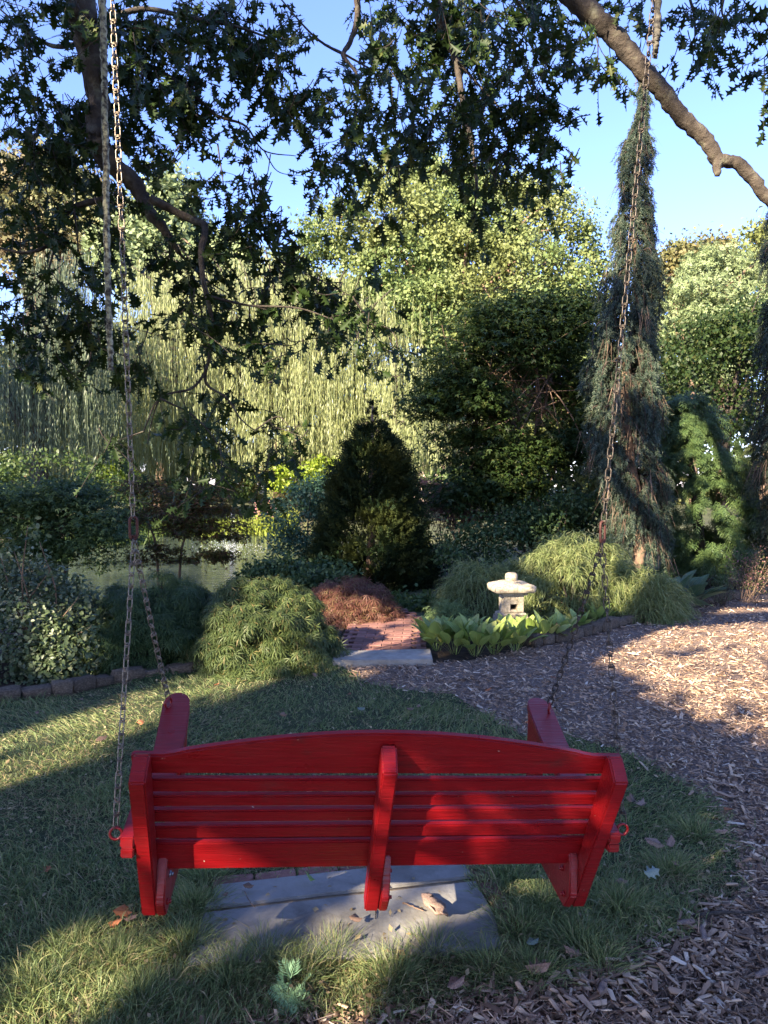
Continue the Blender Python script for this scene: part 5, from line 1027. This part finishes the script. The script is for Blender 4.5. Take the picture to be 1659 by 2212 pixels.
# unseen tree, added off-frame to throw shade on the left willow
far_tree('shade_tree', (-24, 22, 0), [(-24, 22, 10, 4, 3, 4.2), (-26, 20, 8, 3.5, 3, 3.5), (-21.5, 23, 9, 2.8, 2.5, 3), (-27, 22, 12, 3, 3, 3)], 12000, 'shade_leaf', 'tall unseen tree added left of the view to shade the left willow', (.3, .5), 150, .8, .4)
# woods closing the horizon
wp = []
for k in range(150):
    a = random.uniform(-1.15, 1.15); d_ = random.uniform(58, 95); wp.append((d_ * math.sin(a), d_ * math.cos(a), random.uniform(2, 10), random.uniform(3.5, 6), random.uniform(3, 5), random.uniform(3, 5.5)))
for k in range(110):
    a = -1.15 + 2.3 * k / 110 + random.uniform(-.02, .02); d_ = random.uniform(56, 62); wp.append((d_ * math.sin(a), d_ * math.cos(a), random.uniform(.5, 2.5), 2.6, 2.2, random.uniform(2.0, 3.2)))
P, o_ = lobes_points(wp, 52000, 2000, 1.0, (.6, 1)); woods = link('distant_woods', mesh_blocks('distant_woods', [leaf_block(t_tri(1.2), P, rng.uniform(.7, 1.2, len(P)), o_, .3)]), mat=M['wood_leaf'], kind='stuff')
tag(woods, 'continuous belt of distant woods beyond the pond', 'woods')
# pale building glimpsed between the trees
hb = gb(985, 58); root = empty('pale_building', hb, 'pale pinkish building glimpsed between willow and big maple', 'building')
link('wall', mesh_blocks('wall', [box(hb[0] + 1, hb[1] + 3, 2.6, 9, 6, 6.4)]), root, M['plaster'])
link('roof', mesh_blocks('roof', [prism([(-5, 5.81), (5, 5.81), (0, 8.2)], (1, 0, 0), (0, 0, 1), (0, 1, 0), -.4, 6.4, (hb[0] + 1, hb[1], 0))]), root, M['roofing'])
for k in range(3): link('window', mesh_blocks('window', [box(hb[0] - 2 + k * 3, hb[1] - .01, 3.4, 1, .08, 1.5)]), root, M['window'])

# ================================================================== GROUND COVER
def sample_region(poly, n_, power, ymax, ymin=1.6):
    out_ = []; tot_ = 0
    lo = poly.min(0); hi = poly.max(0)
    while tot_ < n_:
        m_ = n_ * 3; u = rng.random(m_); y = (ymin ** (1 - power) + u * (ymax ** (1 - power) - ymin ** (1 - power))) ** (1 / (1 - power)); x = rng.uniform(max(lo[0], -6), min(hi[0], 8), m_)
        fr_ = np.abs(x) < y * .62 + .5; q = np.stack([x, y], 1); q = q[inpoly(q, poly) & fr_]; out_.append(q); tot_ += len(q)
    return np.vstack(out_)[:n_]
PADP = gp([(440, 2090), (1085, 2062), (1068, 1984), (998, 1862), (470, 1922)])
PAD_C = gp([(520, 2050), (760, 2040), (1040, 2010), (1020, 1920), (990, 1870), (560, 1915)])
G = sample_region(LAWN, 104000, 2.2, 7.0); G = G + rng.normal(size=G.shape) * .035 + np.stack([vnoise(G, 7, 61), vnoise(G, 7, 62)], 1) * .05
onpad = inpoly(G, PADP); core = inpoly(G, PAD_C); pn = vnoise(G, 9, 8)
G = G[~(core | (onpad & (pn < .1)))]
bare = vnoise(G, 2.4, 12) + .4 * vnoise(G, 7, 2); G = G[(bare < 1.0) | (rng.random(len(G)) < .3)]
n_ = len(G); tuft = vnoise(G, 3.5, 21); lean = np.stack([vnoise(G, 2.2, 31), vnoise(G, 2.2, 32)], 1)
d = np.concatenate([lean * .9 + rng.normal(size=(n_, 2)) * .55, np.full((n_, 1), 1.0)], 1)
L = (.062 + .034 * tuft + .018 * rng.normal(size=n_)).clip(.02, .16) * np.where(G[:, 1] < 3.2, 1.25, 1.0); L = np.where(rng.random(n_) < .03, L * 1.7, L)
wdt = .0026 + .0013 * (G[:, 1] / 3) ; bl, _ = ribbons(np.column_stack([G, np.zeros(n_)]), d, L, .45, wdt, 2, tip=.1)
link('lawn_grass', mesh_blocks('lawn_grass', [bl]), lawn, M['grass'], kind='stuff')
# dry straw, thick near the pad and at the front
G = sample_region(LAWN, 46000, 2.5, 6.0); s_ = vnoise(G, 2.0, 44) + .5 * vnoise(G, 5, 45); onpad = inpoly(G, PADP); keep = ((s_ > .1) | (rng.random(len(G)) < .35) | (G[:, 1] < 2.7)) & ~inpoly(G, PAD_C) & ~(onpad & (vnoise(G, 9, 8) < .1)); G = G[keep]; n_ = len(G)
d = np.concatenate([rng.normal(size=(n_, 2)) * .9, np.full((n_, 1), .6)], 1); bl, _ = ribbons(np.column_stack([G, np.full(n_, .002)]), d, rng.uniform(.03, .09, n_), .3, .0022, 2)
link('dry_grass', mesh_blocks('dry_grass', [bl]), lawn, M['grass_dry'], kind='stuff')
# taller tufts round the pad
tufts = [(575, 2080, 40), (650, 2110, 26), (500, 2110, 30), (850, 2110, 40), (720, 2070, 20), (940, 2060, 24), (420, 1960, 60), (440, 1900, 40), (400, 2040, 40), (1120, 2010, 44), (1180, 1960, 50), (1060, 2090, 30), (1250, 2040, 50), (1340, 1960, 50), (1300, 2080, 30), (1100, 1900, 26), (1450, 1880, 30), (80, 2140, 40), (250, 2080, 40), (160, 2040, 36), (300, 2170, 40), (1150, 2100, 30), (1500, 1800, 24)]
TP = []; TD = []
for u, v, k in tufts:
    c = gnd(u, v); m_ = k * 16; r_ = rng.normal(size=(m_, 2)) * .045; TP.append(np.column_stack([c[0] + r_[:, 0], c[1] + r_[:, 1], np.zeros(m_)])); TD.append(np.column_stack([r_ * 9 + rng.normal(size=(m_, 2)) * .3, np.ones(m_)]))
TP = np.vstack(TP); TD = np.vstack(TD); bl, _ = ribbons(TP, TD, rng.uniform(.07, .17, len(TP)), .45, .0024, 3); link('tall_tufts', mesh_blocks('tall_tufts', [bl]), lawn, M['grass'], kind='stuff')

# bits of litter in the grass
G = sample_region(LAWN, 1500, 2.2, 7.0); P, R_, S = (lambda c_: c_)((np.column_stack([G, rng.uniform(.012, .035, len(G))]), frames(unit(rdir(len(G)) * [1, 1, .3]), unit(rdir(len(G)) * .5 + [0, 0, 1])), rng.uniform(.012, .035, len(G))))
link('lawn_litter', mesh_blocks('lawn_litter', [scatter(t_diamond(.6), P, R_, S)]), lawn, M['grass_dry'], kind='stuff')
# wood chips
chipV = np.array([(-.5, -.5, 0), (.5, -.35, .03), (.55, .4, 0), (-.45, .5, .04), (-.42, -.38, .9), (.42, -.28, 1.0), (.46, .3, .85), (-.38, .4, 1.0)], float)
chipF = [np.array([[4, 5, 6, 7], [0, 1, 5, 4], [1, 2, 6, 5], [2, 3, 7, 6], [3, 0, 4, 7]])]
def chips(G, big=1.0):
    n_ = len(G); yaw = rng.uniform(0, 2 * PI, n_); tilt = rng.normal(size=(n_, 2)) * .32
    D = np.column_stack([np.cos(yaw), np.sin(yaw), tilt[:, 0]]); N = np.column_stack([tilt[:, 1], tilt[:, 0], np.ones(n_)])
    L = rng.gamma(3.0, .0085, n_).clip(.008, .07) * big; S = np.column_stack([L, L * rng.uniform(.10, .38, n_), rng.uniform(.002, .006, n_) * big])
    z = rng.uniform(-.002, .016, n_); return np.column_stack([G, z]), frames(unit(D), unit(N)), S
G = sample_region(MULCH, 41000, 2.0, 10.5, 1.7); G = G + rng.normal(size=G.shape) * .045; P, R_, S = chips(G); S[:, :2] *= (1 + .08 * (G[:, 1:2] - 2)).clip(1, 1.5)
score = S[:, 0] / G[:, 1]; vis = (np.abs(G[:, 0]) < G[:, 1] * .52) & (G[:, 1] > 2.15); idx = np.argsort(-score * vis)[:290]; mask = np.ones(len(G), bool); mask[idx] = False
link('loose_chips', mesh_blocks('loose_chips', [scatter((chipV, [chipF[0][:3]]), P[mask], R_[mask], S[mask])]), mulch, M['chip'], kind='stuff')
cm = []
for k in range(6):
    V = chipV + rng.normal(size=chipV.shape) * [.06, .06, .08]; me = mesh_blocks('wood_chip', [(V, chipF + [np.array([[0, 3, 2, 1]])])]); me.materials.append(M['chip']); cm.append(me)
for k in idx:
    o = link('wood_chip', cm[k % 6], mulch, None); o.matrix_local = Matrix([list(R_[k][q]) + [P[k][q] + (.004 if q == 2 else 0)] for q in range(3)] + [[0, 0, 0, 1]]) @ Matrix.Diagonal((S[k][0] * 1.1, S[k][1] * 1.1, S[k][2] * 1.4, 1))
# stray chips and thin splinters
G = sample_region(MULCH, 5000, 2.2, 8, 1.7); n_ = len(G); D = np.column_stack([rng.normal(size=(n_, 2)), rng.normal(size=n_) * .1]); bl, _ = ribbons(np.column_stack([G, rng.uniform(.012, .022, n_)]), D, rng.uniform(.03, .10, n_), .05, .004, 2)
link('splinters', mesh_blocks('splinters', [bl]), mulch, M['chip'], kind='stuff')
# litter in the right bed behind the stones
G = np.column_stack([rng.uniform(2.5, 6.5, 2500), rng.uniform(7.5, 10.5, 2500)]); G = G[inpoly(G, bed_r)]; P, R_, S = chips(G); link('bed_litter', mesh_blocks('bed_litter', [scatter((chipV, chipF), P, R_, S)]), mulch, M['chip'], kind='stuff')

# ------------------------------------------------------------------ fallen leaves, twigs, bark
def curled(name, mat, curl, k, wide=1.0):
    V = oakT[0].copy(); V[:, 1] *= wide; ys_ = np.abs(V[:, 1]); V[:, 1] = np.sign(V[:, 1]) * (ys_ * .6 + .12 * np.sin(PI * np.clip(V[:, 0], 0, 1)) * (ys_ > .01)); V[:, 0] -= .5; V[:, 2] = curl * (V[:, 0] ** 2 * 1.1 + V[:, 1] ** 2 * 1.5) + .05 * np.sin(V[:, 0] * 7 + k) + .05 * np.cos(V[:, 1] * 9 + k)
    me = mesh_blocks(name, [(V, oakT[1])]); me.materials.append(M[mat]); return me
LM = {(mt_, k): curled('fallen_leaf', mt_, (.5, 1.0, 1.5)[k], k, (1, 1.4, .8)[k]) for mt_ in ('dry_leaf', 'orange_leaf', 'green_leaf', 'grey_leaf') for k in range(3)}
def fallen(u, v, size, mt_, label, k=None, rot=None, z=.03, group=None):
    p = gnd(u, v); o = link('fallen_leaf', LM[(mt_, k if k is not None else random.randrange(3))], loc=(p[0], p[1], z)); tag(o, label, 'leaf', group)
    o.rotation_euler = rot or (random.uniform(-.4, .4), random.uniform(-.4, .4), random.uniform(0, 6.28)); o.scale = (size * .56,) * 3
    return o
fallen(665, 1922, .115, 'green_leaf', 'single fresh green leaf standing on the upper slab', 0, (1.1, -.3, 2.4), .052)
fallen(305, 1572, .11, 'orange_leaf', 'orange star shaped leaf on the sunlit grass beside the left armrest'); fallen(102, 1895, .07, 'orange_leaf', 'small rusty leaf on the shaded grass at far left')
fallen(262, 2000, .13, 'orange_leaf', 'reddish brown curled leaf standing in the grass left of the pad', 2, (.9, .3, .4), .05); fallen(250, 2012, .11, 'orange_leaf', 'flat rusty leaf at the foot of the standing curled leaf', 0)
fallen(280, 2005, .10, 'dry_leaf', 'torn brown leaf right of the standing curled leaf in the grass'); fallen(487, 1950, .055, 'dry_leaf', 'small pale leaf on the upper slab near its left end', 0, (0, 0, 1), .032)
fallen(535, 1938, .085, 'dry_leaf', 'crumpled brown leaf with twig on the upper slab', 2, (.2, .2, .3), .036); fallen(765, 2016, .10, 'dry_leaf', 'curled brown leaf on the lower slab below the middle post', 2, (.3, .3, .3), .045)
fallen(556, 2098, .07, 'dry_leaf', 'tan leaf caught in the grass below the pad left'); fallen(1385, 1752, .15, 'dry_leaf', 'large dry tan leaf right of the swing post', 1); fallen(1365, 1742, .13, 'dry_leaf', 'brown leaf tucked behind the large tan leaf')
fallen(1412, 1845, .16, 'dry_leaf', 'big dry leaf below the right eye bolt', 2); fallen(1448, 1838, .13, 'dry_leaf', 'pale pointed leaf right of the big dry leaf'); fallen(1560, 1812, .13, 'dry_leaf', 'tan leaf on the chips at the lawn edge right')
fallen(1405, 1912, .15, 'grey_leaf', 'pale silvery green leaf in the grass at right', 0, (.5, 0, .4), .05); fallen(1342, 1925, .09, 'dry_leaf', 'greyish folded leaf left of the silvery leaf')
fallen(1150, 2060, .10, 'grey_leaf', 'small pale green leaf in the grass below the right post'); fallen(1235, 2075, .12, 'dry_leaf', 'brown leaf in the grass at lower right of the pad'); fallen(985, 2155, .14, 'dry_leaf', 'dull brown leaf at the bottom edge grass'); fallen(1165, 2115, .16, 'dry_leaf', 'long folded tan leaf at the edge of the chips', 2)
fallen(780, 1545, .13, 'grey_leaf', 'silvery twisted leaf on the lawn in front of the crest rail'); fallen(885, 1545, .12, 'dry_leaf', 'tan leaf on the lawn in front of the crest rail right of the silvery one'); fallen(905, 1535, .10, 'dry_leaf', 'smaller tan leaf touching the larger one on the lawn')
fallen(220, 1612, .15, 'dry_leaf', 'dark dry leaf in the sunlit band left of the armrest'); fallen(600, 1452, .10, 'orange_leaf', 'orange leaf at the edge of the laceleaf maple'); fallen(175, 1520, .10, 'dry_leaf', 'tan leaf near the stone edging'); fallen(680, 1468, .12, 'dry_leaf', 'pale leaf on the lawn near the step slab')
fallen(610, 1560, .10, 'dry_leaf', 'brown upright leaf on the shaded lawn centre left', 2, (1, .2, .5), .05); fallen(755, 1510, .09, 'orange_leaf', 'rusty leaf on the lawn right of centre'); fallen(1085, 1535, .12, 'dry_leaf', 'pale leaf left of the right armrest tip')
k_ = 0
while k_ < 18:
    q = sample_region(LAWN if k_ % 2 else MULCH, 1, 1.6, 7.0, 2.2)[0]; px = q[0] / q[1]
    if abs(px) > .52: continue
    o = link('fallen_leaf', LM[('dry_leaf' if random.random() < .75 else 'orange_leaf', random.randrange(3))], loc=(q[0], q[1], .035), rot=(random.uniform(-.5, .5), random.uniform(-.5, .5), random.uniform(0, 6.3)), scale=(random.uniform(.035, .065),) * 3)
    tag(o, 'small dry brown leaf scattered on the ground', 'leaf', 'small scattered fallen leaves'); k_ += 1
def stick(pts, r, label, mat='bark_warm'):
    P = smooth_path(pts, 16); P += rng.normal(size=P.shape) * r * .25; o = link('stick', mesh_blocks('stick', [tube(P, np.linspace(r, r * .5, 16), 6, .15)], True), mat=M[mat]); tag(o, label, 'stick')
stick([gnd(1500, 1978, .02), gnd(1560, 1970, .025), gnd(1610, 1972, .02), gnd(1690, 1958, .03)], .007, 'grey stick lying on the chips at the right edge', 'bark')
stick([gnd(872, 1950, .03), gnd(890, 1958, .035), gnd(915, 1968, .03)], .004, 'short twig lying against the bark piece on the lower slab'); stick([gnd(528, 1925, .03), gnd(540, 1948, .034), gnd(552, 1960, .03)], .002, 'thin leaf stalk on the upper slab')
stick([gnd(810, 1958, .024), gnd(812, 1972, .026), gnd(811, 1984, .024)], .003, 'tiny dark twig on the lower slab behind the middle post', 'bark_dark')
bp = [(-.5, -.2), (-.2, -.34), (.25, -.28), (.5, -.05), (.42, .18), (.1, .30), (-.35, .22)]
me = mesh_blocks('bark_piece', [prism(bp, (1, 0, 0), (0, 1, 0), (0, 0, 1), 0, .12)]); bm = bmesh.new(); bm.from_mesh(me); bmesh.ops.triangulate(bm, faces=bm.faces[:]); bmesh.ops.subdivide_edges(bm, edges=bm.edges[:], cuts=2)
for v in bm.verts: v.co.z += .10 * math.sin(v.co.x * 9) * math.cos(v.co.y * 8) + random.uniform(-.02, .02)
bm.to_mesh(me); bm.free(); p = gnd(936, 1975); o = link('bark_piece', me, mat=M['bark_piece'], loc=(p[0], p[1], .035), rot=(.1, -.12, 2.05), scale=(.15, .10, .10)); tag(o, 'weathered split piece of bark lying on the lower slab', 'bark')
for u, v, a, ln, lab in ((1518, 2035, 1.2, .13, 'long pale grey wood shard standing out of the chips at lower right'), (1480, 2010, .3, .09, 'pale split shard left of the long grey shard'), (1650, 2120, .5, .12, 'pale shard at the bottom right edge'), (1300, 2150, 1.0, .10, 'pale flat shard at the bottom among brown chips')):
    p = gnd(u, v); o = link('wood_shard', me, loc=(p[0], p[1], .03), rot=(.3, .1, a), scale=(ln, .035, .05)); tag(o, lab, 'wood shard', 'pale wood shards')
print('tris', sum(len(o.data.loops) - 2 * len(o.data.polygons) for o in bpy.data.objects if o.type == 'MESH'));print('done objects', len(bpy.data.objects))
